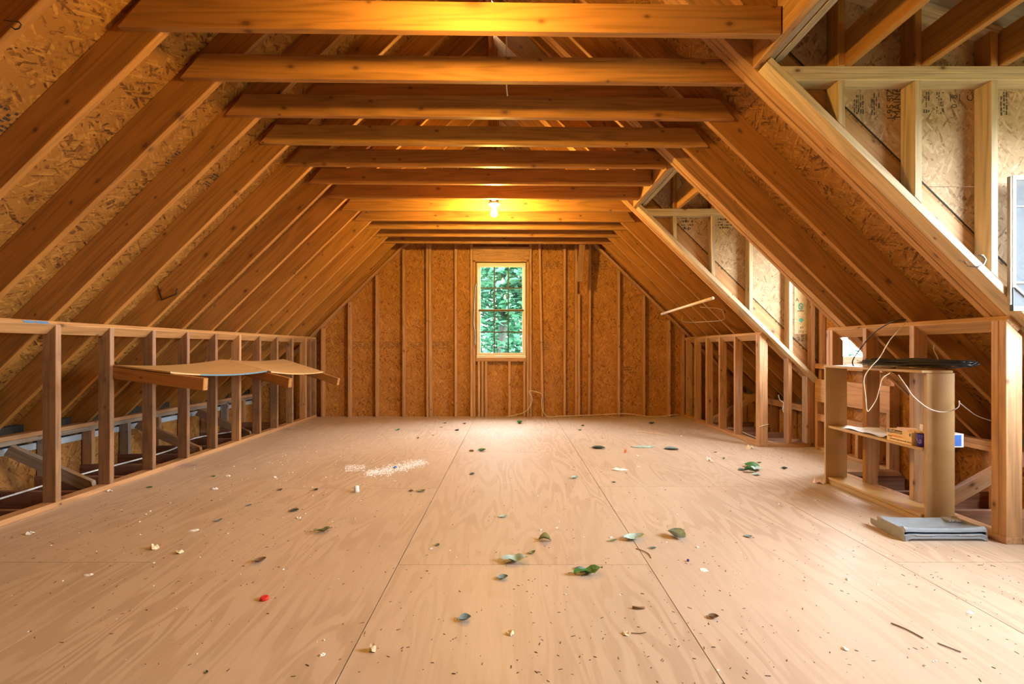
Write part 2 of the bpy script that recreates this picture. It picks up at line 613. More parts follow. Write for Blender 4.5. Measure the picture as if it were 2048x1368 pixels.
# ------------------------------------------------------------------ roof geometry constants
T = 0.98
CO, SI = 1 / math.sqrt(1 + T * T), T / math.sqrt(1 + T * T)
CL, CR = 4.208, 3.86                       # inner roof planes: left z = CL + T x, right z = CR - T x
LS, RS = Vector((CO, 0, SI)), Vector((CO, 0, -SI))   # left: up the slope; right: down the slope
D8 = 0.184
S2 = 0.038
BACK = 7.02
FRONT = -2.45
TIEZ = 2.566
RIDGE = -0.2


def YL(k):
    return 2.175 + 0.403 * k - (0.0, 0.04, 0.06, 0.07)[max(0, min(3, k - 8))]


def YR(k):
    return YL(k) + 0.061


def zl(x): return CL + T * x
def zr(x): return CR - T * x


# ------------------------------------------------------------------ floor
floor = struct('floor', 'plywood subfloor of 4 by 8 sheets littered with leaves and scraps')
strips = [(-3.11, -2.997, [2.0]), (-2.993, -1.775, [2.24, 4.68, -0.2]), (-1.771, -0.555, [3.43, 5.87, 0.99, -1.45]), (-0.551, 0.666, [2.215, 4.63, -0.22]),
          (0.670, 1.886, [3.475, 5.91, 1.04, -1.4]), (1.890, 2.744, [2.24, 4.66, -0.2])]
for x0, x1, seams in strips:
    ys = [FRONT] + sorted(seams) + [BACK + 0.09]
    for a, b in zip(ys, ys[1:]):
        o = box('floor_panel', floor, (0, 0, 0), X, Y, (x0, x1), (a + 0.0012, b - 0.0012), (-0.019, 0), 'floor', 0)
for a, b in ((0.65, 2.443), (3.84, 4.87)):
    box('floor_panel', floor, (0, 0, 0), X, Y, (2.746, 3.29), (a, b), (-0.019, 0), 'floor', 0)
for k in range(-11, 13):
    yy = 2.20 + 0.403 * k
    if yy < FRONT or yy > 7.0:
        continue
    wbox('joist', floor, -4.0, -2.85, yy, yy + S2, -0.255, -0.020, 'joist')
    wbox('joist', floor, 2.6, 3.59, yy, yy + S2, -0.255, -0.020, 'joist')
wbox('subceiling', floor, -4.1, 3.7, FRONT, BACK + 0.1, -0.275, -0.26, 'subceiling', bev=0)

# ------------------------------------------------------------------ roof (ceiling)
ceil = struct('ceiling', 'open rafter roof with collar ties and strand board sheathing')
s_eave_l, s_r_l = -4.22 / CO, (RIDGE - 0.019) / CO
s_r_r, s_eave_r = (RIDGE + 0.019) / CO, 3.76 / CO
polyL = [(s_eave_l, 0), (s_r_l, 0), (s_r_l + T * D8, D8), (s_eave_l, D8)]
polyR = [(s_r_r, 0), (s_eave_r, 0), (s_eave_r, D8), (s_r_r - T * D8, D8)]
polyJ = [(s_r_r, 0), (1.305 / CO, 0), (1.305 / CO - T * D8, D8), (s_r_r - T * D8, D8)]
for k in range(-5, 12):
    prism('rafter', ceil, (0, YL(k), CL), LS, Y, polyL, 0, S2, 'rafter')
for k in (2, 3, 8, 9, 10, 11):
    prism('rafter', ceil, (0, YR(k), CR), RS, Y, polyR, 0, S2, 'rafter')
for k in (-5, -4, -3, -2, -1, 0, 4, 5, 6):
    prism('jack_rafter', ceil, (0, YR(k), CR), RS, Y, polyJ, 0, S2, 'rafter')
prism('rafter', ceil, (0, BACK + 0.045, CL), LS, Y, [(a, b + 0.085) for a, b in polyL[:2]] + [(a, b) for a, b in polyL[2:]], 0, S2, 'rafter')
NEAR_TR, FAR_TR0, FAR_TR1 = (2.47, 2.584), (3.645, 3.76), (4.889, 5.0)
for y0, y1 in (NEAR_TR, FAR_TR0, FAR_TR1):
    for i in range(3):
        prism('trimmer_rafter', ceil, (0, y0 + i * 0.0383, CR), RS, Y, [(a, b + (0.004 if i == 1 else 0)) for a, b in polyR], 0, 0.0372, 'pine')
wbox('ridge_board', ceil, RIDGE - 0.018, RIDGE + 0.018, FRONT, BACK + 0.08, 3.96, 4.235, 'rafter', 'y')
# collar ties
delta = 0.0166
tdir = Vector((math.cos(delta), math.sin(delta), 0))
for k in range(-2, 12):
    h = 0.138
    rend = {0: 1.30, 1: 1.335, 4: 1.295, 5: 1.295, 6: 1.295, 7: 1.33}.get(k, 1.475 if k > 0 else 1.30)
    le = -1.855
    cut = h * 0.85
    rc = 0.0 if k in (0, 1, 4, 5, 6, 7, -1, -2) else cut
    prism('collar_tie', ceil, (0, YL(k) - S2 + 0.001 + 1.9 * delta, TIEZ), tdir, Vector((-tdir.y, tdir.x, 0)),
          [(le, 0), (rend, 0), (rend - rc, h), (le + cut, h)], 0, S2, 'tie')
# spare board lying across the ties
prism('upper_tie', ceil, (0, 3.20, 2.705), X, Y, [(-1.50, 0.08), (1.12, 0.08), (0.98, 0.225), (-1.35, 0.225)], 0, S2, 'tie')
wbox('strut', ceil, -0.225, -0.135, 4.40, 4.438, 3.1, 3.96, 'rafter', 'z')
prism('brace', ceil, px(1030, 70, 4.7), (0.95, 0, -0.31), Y, [(0, 0), (0.62, 0), (0.62, 0.04), (0, 0.04)], 0, 0.089, 'pine')
# sheathing sheets
def deck(side, ya, yb, sa, sb):
    rows = [sa]
    while rows[-1] + 1.22 < sb - 0.1:
        rows.append(rows[-1] + 1.22)
    rows.append(sb)
    for i, (a, b) in enumerate(zip(rows, rows[1:])):
        y = ya - (1.2 if i % 2 else 0.0)
        while y < yb:
            y2 = min(y + 2.435, yb)
            yy = max(y, ya)
            if y2 - yy > 0.02:
                if side == 'L':
                    box('roof_panel', ceil, (0, 0, CL), LS, Y, (a + .001, b - .001), (yy + .001, y2 - .001), (D8 + .001, D8 + .013), 'osb_roof', 0)
                else:
                    box('roof_panel', ceil, (0, 0, CR), RS, Y, (a + .001, b - .001), (yy + .001, y2 - .001), (D8 + .001, D8 + .013), 'osb_roof', 0)
            y += 2.435
SRL = (RIDGE) / CO + T * (D8 + .013)
SRR = (RIDGE) / CO - T * (D8 + .013)
deck('L', FRONT - 0.1, BACK + 0.14, s_eave_l, SRL)
deck('R', FRONT - 0.1, 0.65, SRR, s_eave_r)
deck('R', 0.65, 2.472, SRR, 1.50)
deck('R', 2.472, 3.755, SRR, s_eave_r)
deck('R', 3.755, 4.892, SRR, 1.50)
deck('R', 4.892, BACK + 0.14, SRR, s_eave_r)
for a, b in ((0.65, 2.47), (3.76, 4.889)):
    box('roof_panel', ceil, (0, 0, CR), RS, Y, (3.31 / CO + 0.19, s_eave_r), (a, b), (D8 + .001, D8 + .013), 'osb_roof', 0)
for side, (a_, b_, sa, sb) in ((s_, r_) for s_, rr in (('L', ((FRONT - .15, BACK + .2, s_eave_l - .03, SRL),)),
        ('R', ((FRONT - .15, 0.65, SRR, s_eave_r + .03), (0.65, 2.472, SRR, 1.5), (2.472, 3.755, SRR, s_eave_r + .03), (3.755, 4.892, SRR, 1.5), (4.892, BACK + .2, SRR, s_eave_r + .03)))) for r_ in rr):
    box('roof_felt', ceil, (0, 0, CL if side == 'L' else CR), LS if side == 'L' else RS, Y, (sa, sb), (a_, b_), (D8 + .014, D8 + .022), 'felt', 0)
# roof stamps printed on the sheathing
def stamp(parent, O, ax, ay, w_, h_, mat, rows=6, seed=1):
    rnd = random.Random(seed)
    bm = bmesh.new()
    for r in range(rows):
        y = h_ * (r + 0.2) / rows
        x = 0.0
        while x < w_:
            l = rnd.uniform(0.006, 0.03)
            hh = h_ / rows * rnd.uniform(0.35, 0.7)
            if rnd.random() < 0.8:
                vs = [bm.verts.new((x + a * min(l, w_ - x), y + b * hh, 0)) for a, b in ((0, 0), (1, 0), (1, 1), (0, 1))]
                bm.faces.new(vs)
            x += l + rnd.uniform(0.003, 0.012)
    me = bpy.data.meshes.new('grade_stamp')
    bm.to_mesh(me); bm.free()
    me.materials.append(M[mat])
    o = place('grade_stamp', me, parent, frame(O, ax, ay))
    o['kind'] = 'stuff'
    return o


def left_roof_pt(u, v):
    # ray to the left sheathing plane
    k = (u - 1023) / 910.0
    m_ = (698 - v) / 910.0
    # CAMZ + m y = CL + T k y + D8/CO
    y = (CL + D8 / CO - CAMZ) / (m_ - T * k)
    return Vector((k * y, y, CAMZ + m_ * y))


for i, (u, v, w_, h_) in enumerate(((-5, 205, 0.22, 0.13), (355, 300, 0.16, 0.12), (428, 345, 0.14, 0.12), (660, 110, 0.16, 0.14))):
    stamp(ceil, left_roof_pt(u, v) + Vector((SI, 0, -CO)) * 0.0015, Y, -LS, w_, h_, 'ink', seed=i)

# ------------------------------------------------------------------ left knee wall
def knee(wall, side, y0, y1, studs, mats, xd):
    """xd: front plane x of the studs; tilted plate under the rafters, studs cut to the plate"""
    under = 0.038 / CO
    if side == 'L':
        xa = xd - 0.038 * SI
        box('top_plate', wall, (xa, 0, zl(xa)), Y, Vector((-CO, 0, -SI)), (y0, y1), (0, 0.089), (-0.038, -0.0005), 'pine')
        wbox('bottom_plate', wall, xd - 0.089, xd, y0, y1, 0.0, 0.038, 'stud', 'y')
        zt0, zt1 = zl(xd) - under, zl(xd - 0.089) - under
        poly = [(0.038, 0), (zt0, 0), (zt1, 0.089), (0.038, 0.089)]
        for y, mt in zip(studs, mats):
            prism('stud', wall, (xd, y, 0), Z, Y, poly, 0, S2, mt)
    else:
        xa = xd + 0.038 * SI
        box('top_plate', wall, (xa, 0, zr(xa)), Y, Vector((CO, 0, -SI)), (y0, y1), (0, 0.089), (0.0005, 0.038), 'pine')
        wbox('bottom_plate', wall, xd, xd + 0.089, y0, y1, 0.0, 0.038, 'stud', 'y')
        zt0, zt1 = zr(xd) - under, zr(xd + 0.089) - under
        poly = [(0.038, 0), (zt0, 0), (zt1, 0.089), (0.038, 0.089)]
        for y, mt in zip(studs, mats):
            prism('stud', wall, (xd, y + S2, 0), Z, -Y, poly, 0, S2, mt)


XKL, XKR = -3.006, 2.655
wl = struct('wall_left', 'left knee wall of bare studs under the rafters')
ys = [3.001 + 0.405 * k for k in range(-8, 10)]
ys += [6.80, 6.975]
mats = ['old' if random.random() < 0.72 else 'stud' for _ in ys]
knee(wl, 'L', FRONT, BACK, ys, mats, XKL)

wr = struct('wall_right_near', 'short knee wall section between the two dormers')
knee(wr, 'R', 2.443, 3.84, [2.443, 2.482, 3.0, 3.405, 3.763, 3.802], ['stud'] * 6, XKR)
wr2 = struct('wall_right_far', 'knee wall section beyond the far dormer')
knee(wr2, 'R', 4.87, BACK, [4.87, 4.909, 5.40, 5.80, 6.19, 6.575, 6.90], ['stud'] * 7, XKR)
wr3 = struct('wall_right_rear', 'knee wall section behind the camera')
knee(wr3, 'R', FRONT, 0.60, [0.55, 0.1, -0.5], ['stud'] * 3, XKR)

# ------------------------------------------------------------------ eave walls
el = struct('wall_eave_left', 'low eave wall behind the left knee wall')
wbox('top_plate', el, -3.99, -3.90, FRONT, BACK, 0.297, 0.334, 'gray', 'y')
wbox('top_plate', el, -3.99, -3.90, FRONT, BACK, 0.335, 0.372, 'stud', 'y')
for k in range(-8, 10):
    y = 3.42 + 0.403 * k
    if FRONT < y < 6.95:
        wbox('stud', el, -3.99, -3.90, y, y + S2, -0.255, 0.297, 'gray' if k % 2 else 'stud', 'z')
for a, b in zip([FRONT, -0.2, 2.24, 4.68], [-0.2, 2.24, 4.68, BACK + 0.1]):
    box('sheathing_panel', el, (-4.0, 0, 0), Y, Z, (a + .001, b - .001), (-0.28, 0.205), (-0.012, 0.0), 'osb_wall', 0)
box('soffit_strip', el, (-4.0, 0, 0), Y, Z, (FRONT, BACK), (0.207, 0.262), (-0.01, 0.006), 'grey_plastic')
wbox('fascia_board', el, -4.16, -4.06, FRONT - 0.1, BACK + 0.14, 0.18, 0.42, 'felt', 'y')  # black colour stands in for the shade between the rafter tails
for y in (3.49, 4.70, 5.6, 1.9):
    d = Vector((0.70, 0, -0.31)).normalized()
    prism('brace', el, (-3.90, y, 0.235), d, Y, [(0, 0), (0.765, 0), (0.70, 0.089), (0.02, 0.089)], 0, S2, 'gray' if y < 4 else 'old')
wbox('eave_light_stop', el, -4.16, -4.013, FRONT - 0.1, BACK + 0.14, 0.165, 0.179, 'white_plain', 'y')  # unseen board added to keep outside light out of the eave
er = struct('wall_eave_right', 'low eave wall behind the right knee wall')
wbox('top_plate', er, 3.50, 3.59, FRONT, BACK, 0.297, 0.334, 'stud', 'y')
wbox('top_plate', er, 3.50, 3.59, FRONT, BACK, 0.335, 0.372, 'stud', 'y')
for k in range(-8, 10):
    y = 3.30 + 0.403 * k
    if FRONT < y < 6.95:
        wbox('stud', er, 3.50, 3.59, y, y + S2, -0.255, 0.297, 'stud', 'z')
for a, b in zip([FRONT, -0.2, 2.24, 4.68], [-0.2, 2.24, 4.68, BACK + 0.1]):
    box('sheathing_panel', er, (3.60, 0, 0), Y, Z, (a + .001, b - .001), (-0.28, 0.296), (0, 0.012), 'osb_wall', 0)
wbox('fascia_board', er, 3.66, 3.70, FRONT - 0.1, BACK + 0.14, 0.12, 0.55, 'subceiling', 'y')
wbox('eave_light_stop', er, 3.613, 3.70, FRONT - 0.1, BACK + 0.14, 0.105, 0.119, 'white_plain', 'y')  # same added light stop below the right eave
for y in (3.0, 6.45):
    d = Vector((0.64, 0, 0.36)).normalized()
    prism('brace', er, (2.86, y, -0.02), d, Y, [(0.05, 0), (0.70, 0), (0.74, 0.089), (-0.02, 0.089)], 0, S2, 'stud')

# ------------------------------------------------------------------ back gable wall
wb = struct('wall_back', 'gable end wall of studs and strand board around a window')
WX0, WX1, WZ0, WZ1 = -0.54, 0.224, 0.946, 2.385
gable = [(-4.17, -0.28), (3.71, -0.28), (3.71, zr(3.71) + .27), (RIDGE, zr(RIDGE) + .27), (-4.17, zl(-4.17) + .27)]
def gable_sheets(wall, yface, nrm, hole, sign):
    hx0, hx1, hz0, hz1 = hole
    zs = [-0.28, 0.28, 1.50, 2.72, 4.6]
    xs = [-4.17, -2.55, -0.9, hx0, hx1, 1.1, 2.55, 3.71]
    for i in range(len(zs) - 1):
        for j in range(len(xs) - 1):
            cells = [(xs[j], xs[j + 1], zs[i], zs[i + 1])]
            if xs[j] >= hx0 - 1e-6 and xs[j + 1] <= hx1 + 1e-6:
                a, b = zs[i], zs[i + 1]
                cells = []
                if a < hz0:
                    cells.append((xs[j], xs[j + 1], a, min(b, hz0)))
                if b > hz1:
                    cells.append((xs[j], xs[j + 1], max(a, hz1), b))
            for c in cells:
                if c[3] - c[2] < 0.02:
                    continue
                p = clip_rect(gable, *c)
                if len(p) >= 3:
                    if sign < 0:
                        prism('sheathing_panel', wall, (0, yface, 0), X, Z, p, -0.012, 0, 'osb_wall', 'xy', 0)
                    else:
                        prism('sheathing_panel', wall, (0, yface, 0), -X, Z, [(-a, b) for a, b in p][::-1], -0.012, 0, 'osb_wall', 'xy', 0)
gable_sheets(wb, BACK + 0.0895, -Y, (WX0 + 0.014, WX1 - 0.014, WZ0 - 0.02, WZ1 - 0.016), -1)
PXB = BACK / 910.0
def bstud(u, zb=0.0, zt=None, w_=S2, mt='stud', u_top=None):
    x = (u - 1023) * PXB
    lim = min(zl(x), zr(x + w_)) + 0.045
    if zt is None:
        zt = lim
    dx = 0 if u_top is None else (u_top - u) * PXB
    # slightly leaning studs are built as sheared boards standing on the floor
    poly = [(zb, 0), (zt, -dx), (zt, -dx - w_), (zb, -w_)]
    prism('stud', wb, (x, BACK, 0), Z, Y, poly, 0, 0.089, mt)
for u in (641.5, 695.5, 750.5, 804.5, 909):
    bstud(u)
bstud(852.5, u_top=851.5); bstud(858.5, u_top=857)
bstud(940.6); bstud(946.0, zt=2.42)
bstud(1053.0, zt=2.42); bstud(1058.6)
bstud(1083, u_top=1075); bstud(1127); bstud(1150); bstud(1155.5, zt=1.9); bstud(1176, u_top=1178)
bstud(1235.5); bstud(1286); bstud(1336.5); bstud(1365)
wbox('header', wb, (946 - 1023) * PXB, (1058.4 - 1023) * PXB, BACK, BACK + 0.04, 2.425, 2.63, 'stud')
wbox('header_trim', wb, (946 - 1023) * PXB, (1058.4 - 1023) * PXB, BACK, BACK + 0.089, 2.395, 2.424, 'pine')
wbox('rough_sill', wb, (951.4 - 1023) * PXB, (1052.8 - 1023) * PXB, BACK, BACK + 0.089, 0.858, 0.915, 'stud')
for u in (955.5, 962.5, 969.5, 1016.5, 1046.5):
    bstud(u, zt=0.857)
# sloped plates against the roof
lp = Vector((CO, 0, SI))
box('rake_plate', wb, (0, BACK, CL + 0.047), LS, Y, (-4.02 / CO, -0.26 / CO), (0, 0.089), (0, 0.038), 'stud')
box('rake_plate', wb, (0, BACK, CR + 0.047), RS, Y, (-0.14 / CO, 3.55 / CO), (0, 0.089), (0, 0.038), 'stud')
prism('hanging_block', wb, px(1166, 475, 6.62), Vector((-0.075, 0.10, -1)), Y, [(-.08, -0.045), (0.64, -0.045), (0.64, 0.045), (-.08, 0.045)], 0, 0.038, 'old')  # brown block, its darker lumber colour also standing in for shade
for i, (u, v, w_, h_, mt) in enumerate(((706, 690, .36, .12, 'ink_faint'), (762, 690, .3, .12, 'ink_faint'), (815, 690, .22, .11, 'ink_faint'), (866, 690, .3, .12, 'ink_faint'),
                                        (1088, 530, .28, .13, 'ink_faint'), (1186, 530, .22, .16, 'ink_faint'), (1247, 742, .2, .16, 'ink_faint'), (1345, 740, .14, .12, 'ink_faint'), (1085, 692, .1, .14, 'ink_faint'))):
    p = px(u, v + h_ / 2 / PXB, BACK + 0.0885)
    stamp(wb, p, X, Z, w_, h_, mt, rows=4, seed=20 + i)

# front gable (behind the camera) with a wide opening for its window
wf = struct('wall_front', 'gable end wall behind the camera')
gable_sheets(wf, FRONT - 0.012, Y, (-0.54, 0.224, 9.0, 9.1), -1)

# ------------------------------------------------------------------ dormers
def rake(x): return 2.833 - 0.32 * (x - 2.14)
RKD = Vector((1, 0, -0.32)).normalized()


def dormer(name, label, fy, ny, win_c, half_w):
    """fy: front face Y of the far cheek wall; ny: inner Y of the near cheek wall"""
    wll = struct(name, label)
    b = fy + 0.09
    # header plies carrying the cut rafters
    for i in range(3):
        wbox('header_ply', wll, 1.308 + 0.0405 * i, 1.308 + 0.0405 * i + 0.038, ny - 0.001, b - 0.002, 2.572 + (0.006 if i == 1 else 0), 2.80, 'gray' if i else 'pine', 'y')
    # far cheek: sole plate on the trimmers, studs, double plate, upper studs, sloped plate
    box('sole_plate', wll, (0, 0, CR), RS, Y, (1.335 / CO, 3.24 / CO), (fy, fy + 0.089), (0.0, 0.038), 'daylit_stud')
    plate_l = 1.30
    xs = lambda z: (CR + 0.038 / CO + 0.001 - z) / T
    for za, zb_ in ((2.457, 2.4935), (2.4945, 2.531)):
        prism('cheek_plate', wll, (0, fy, 0), X, Y, [(xs(za), za), (3.29, za), (3.29, zb_), (xs(zb_), zb_)], 0, 0.089, 'daylit_stud')
    zb = lambda x: zr(x) + 0.038 / CO + 0.001
    for x in (1.708, 2.110, 2.509, 2.93):
        prism('stud', wll, (x + S2, fy, 0), Z, Y, [(zb(x + S2), 0), (2.456, 0), (2.456, S2), (zb(x), S2)], 0, 0.089, 'daylit_stud')
        prism('upper_stud', wll, (x + S2, fy, 0), Z, Y, [(2.532, 0), (rake(x + S2), 0), (rake(x), S2), (2.532, S2)], 0, 0.089, 'rafter')
    sp = Vector((0, fy, rake(0)))
    box('rake_plate', wll, sp, RKD, Y, (1.0, 3.42), (0, 0.089), (0.001, 0.038), 'daylit_stud')
    for i in range(8):
        yy = fy - 0.403 * i
        if yy > ny - 0.05:
            box('shed_rafter', wll, (0, yy, rake(0)), RKD, Y, (0.9, 3.6), (0, S2), (0.039, 0.222), 'gray' if i == 0 else 'rafter')
    a, c = ny - 0.1, fy + 0.1
    box('shed_roof_panel', wll, (0, 0, rake(0)), RKD, Y, (0.3, 2.3), (a, c), (0.223, 0.236), 'osb_roof', 0)
    box('shed_roof_panel', wll, (0, 0, rake(0)), RKD, Y, (2.302, 3.75), (a, c), (0.223, 0.236), 'osb_roof', 0)
    for x in (1.745, 2.149, 2.554, 2.958):
        wbox('ceiling_joist', wll, x, x + S2, ny - 0.08, fy + 0.088, 2.532, 2.714, 'rafter', 'y')
    # cheek sheathing above the roof deck
    low = lambda x: zr(x) + D8 / CO + 0.03
    base = [(1.0, 0.0), (3.31, 0.0), (3.31, 4.5), (1.0, 4.5)]
    p = clip(base, -T, -1, -(CR + D8 / CO + 0.03))          # above the roof line
    p = clip(p, 0.32, 1, rake(0) + 0.25)                   # below the shed roof
    for x0, x1, z0, z1 in ((1.0, 3.31, 0, 1.93), (1.0, 2.128, 1.932, 4.5), (2.13, 3.31, 1.932, 4.5)):
        q = clip_rect(p, x0, x1, z0, z1)
        if len(q) > 2:
            prism('cheek_panel', wll, (0, fy + 0.102, 0), X, Z, q, 0, 0.012, 'osb_daylit', 'xy', 0)
    for yo in (fy + 0.1025, ny - 0.103):
        box('gap_light_stop', wll, (0, yo, CR), RS, Y, (0.9 / CO, s_eave_r), (0, 0.012), (D8 + 0.0135, D8 + 0.14), 'felt', 0)  # unseen black boards added to block sky light at the cheek gaps
    # near cheek seen from behind only: sheathing and plates
    for x0, x1, z0, z1 in ((1.0, 3.31, 0, 1.93), (1.0, 3.31, 1.932, 4.5)):
        q = clip_rect(p, x0, x1, z0, z1)
        prism('cheek_panel', wll, (0, ny - 0.09, 0), X, Z, q, 0, 0.012, 'osb_daylit', 'xy', 0)
    wbox('cheek_plate', wll, plate_l + 0.25, 3.29, ny - 0.09, ny, 2.457, 2.531, 'daylit_stud')
    # window wall
    y0, y1 = win_c - half_w, win_c + half_w
    z0, z1 = 0.90, 2.25
    wbox('front_plate', wll, 3.2, 3.29, ny, fy, 2.38, 2.456, 'daylit_stud', 'y')
    wbox('window_header', wll, 3.2, 3.24, ny, fy, z1 + 0.004, 2.379, 'stud', 'y')
    wbox('rim_board', wll, 3.2, 3.238, ny, fy, 0.50, 0.735, 'stud', 'y')
    wbox('rough_sill', wll, 3.2, 3.29, ny, fy, 0.845, 0.896, 'stud', 'y')
    for yy in (ny + 0.001, fy - 0.039):
        wbox('corner_stud', wll, 3.2, 3.289, yy, yy + S2, 0.0, 0.499, 'stud', 'z')
        wbox('corner_stud', wll, 3.24, 3.289, yy, yy + S2, 0.50, 2.379, 'stud', 'z')
    for i in range(4):
        yy = ny + 0.04 + (fy - ny - 0.12) * (i + 0.5) / 4
        wbox('cripple_stud', wll, 3.2, 3.289, yy, yy + S2, 0.038, 0.30, 'stud', 'z')
    wbox('ledger', wll, 3.2, 3.289, ny + 0.04, fy - 0.04, 0.301, 0.376, 'stud', 'y')
    wbox('bottom_plate', wll, 3.2, 3.289, ny + 0.04, fy - 0.04, 0.0, 0.037, 'stud', 'y')
    for a_, b_, c_, d_ in ((ny - 0.1, fy + 0.1, -0.28, z0), (ny - 0.1, fy + 0.1, z1, 2.75), (ny - 0.1, y0, z0, z1), (y1, fy + 0.1, z0, z1)):
        box('front_panel', wll, (3.295, 0, 0), Y, Z, (a_ + .0005, b_ - .0005), (c_ + .0005, d_ - .0005), (0, 0.012), 'osb_wall', 0)
    return wll


dn = dormer('wall_dormer_near', 'shed dormer nearest the camera, cheek wall of daylit studs', 2.38, 0.75, 1.60, 0.56)
df = dormer('wall_dormer_far', 'shed dormer further back, cheek wall of daylit studs', 4.80, 3.85, 4.19, 0.295)
# framing under the far cheek's trimmers
wbox('bottom_plate', df, 2.745, 3.199, 4.87, 4.958, 0.0, 0.037, 'stud')
for x in (2.965,):
    prism('stud', df, (x + S2, 4.87, 0), Z, Y, [(0.038, 0), (zr(x + S2) - 0.001, 0), (zr(x) - 0.001, S2), (0.038, S2)], 0, 0.089, 'stud')
for x in (3.165, 3.205, 3.245):
    prism('corner_stud', df, (x + S2, 4.87, 0), Z, Y, [(0.038 if x < 3.2 else 0, 0), (zr(x + S2) - 0.001, 0), (zr(x) - 0.001, S2), (0.038 if x < 3.2 else 0, S2)], 0, 0.089, 'stud')
for x in (3.165,):
    prism('corner_stud', df, (x + S2, 4.80, 0), Z, Y, [(zr(x + S2) + 0.05, 0), (2.456, 0), (2.456, S2), (zr(x) + 0.05, S2)], 0, 0.07, 'stud')
wbox('bottom_plate', dn, 2.745, 3.199, 2.443, 2.531, 0.0, 0.037, 'stud')
prism('stud', dn, (3.0 + S2, 2.443, 0), Z, Y, [(0.038, 0), (zr(3.0 + S2) - 0.001, 0), (zr(3.0) - 0.001, S2), (0.038, S2)], 0, 0.089, 'stud')
wbox('bottom_plate', df, 2.745, 3.199, 3.752, 3.839, 0.0, 0.037, 'stud')
prism('stud', df, (3.0 + S2, 3.752, 0), Z, Y, [(0.038, 0), (zr(3.0 + S2) - 0.001, 0), (zr(3.0) - 0.001, S2), (0.038, S2)], 0, 0.087, 'stud')
# printed marks on the cheek sheathing
cy = 2.38 + 0.102 - 0.0006 - 0.012
cyf = 2.38 + 0.102 - 0.013
def near_stamp(u0, u1, v0, v1, sd, rows):
    p0, p1 = px(u0, v1, cyf), px(u1, v0, cyf)
    stamp(dn, Vector((p0.x, cyf, p1.z)), -Z, X, p1.z - p0.z, p1.x - p0.x, 'ink', rows, sd)
near_stamp(1707, 1728, 190, 228, 61, 5); near_stamp(1742, 1760, 186, 230, 62, 4)
near_stamp(1846, 1860, 184, 226, 63, 3); near_stamp(1872, 1888, 184, 228, 64, 4); near_stamp(2000, 2016, 184, 232, 65, 3)
for s_, u, v, sz in (('.J-95 SIZ.', 1781, 208, 0.052), ('MAIN6', 1795, 206, 0.056), ('8', 1909, 193.5, 0.044), ('0', 1909, 212, 0.044), ('C', 1941, 196, 0.05)):
    p = px(u, v, cyf)
    text('stamp_lettering', s_, sz, dn, (p.x, cyf, p.z), Z, -X, 'ink')
for u in (1900.5, 1918.5):
    p = px(u, 188, cyf)
    stampo = wbox('stamp_rule', dn, p.x, p.x + 0.004, cyf - 0.0004, cyf, p.z - 0.04, p.z, 'ink', bev=0)
p = px(1356, 445, 4.80 + 0.089)
stamp(df, px(1362, 460, 4.889), X, Z, 0.13, 0.15, 'ink', 4, 71)
stamp(df, px(1436, 458, 4.889), X, Z, 0.15, 0.12, 'ink', 4, 72)

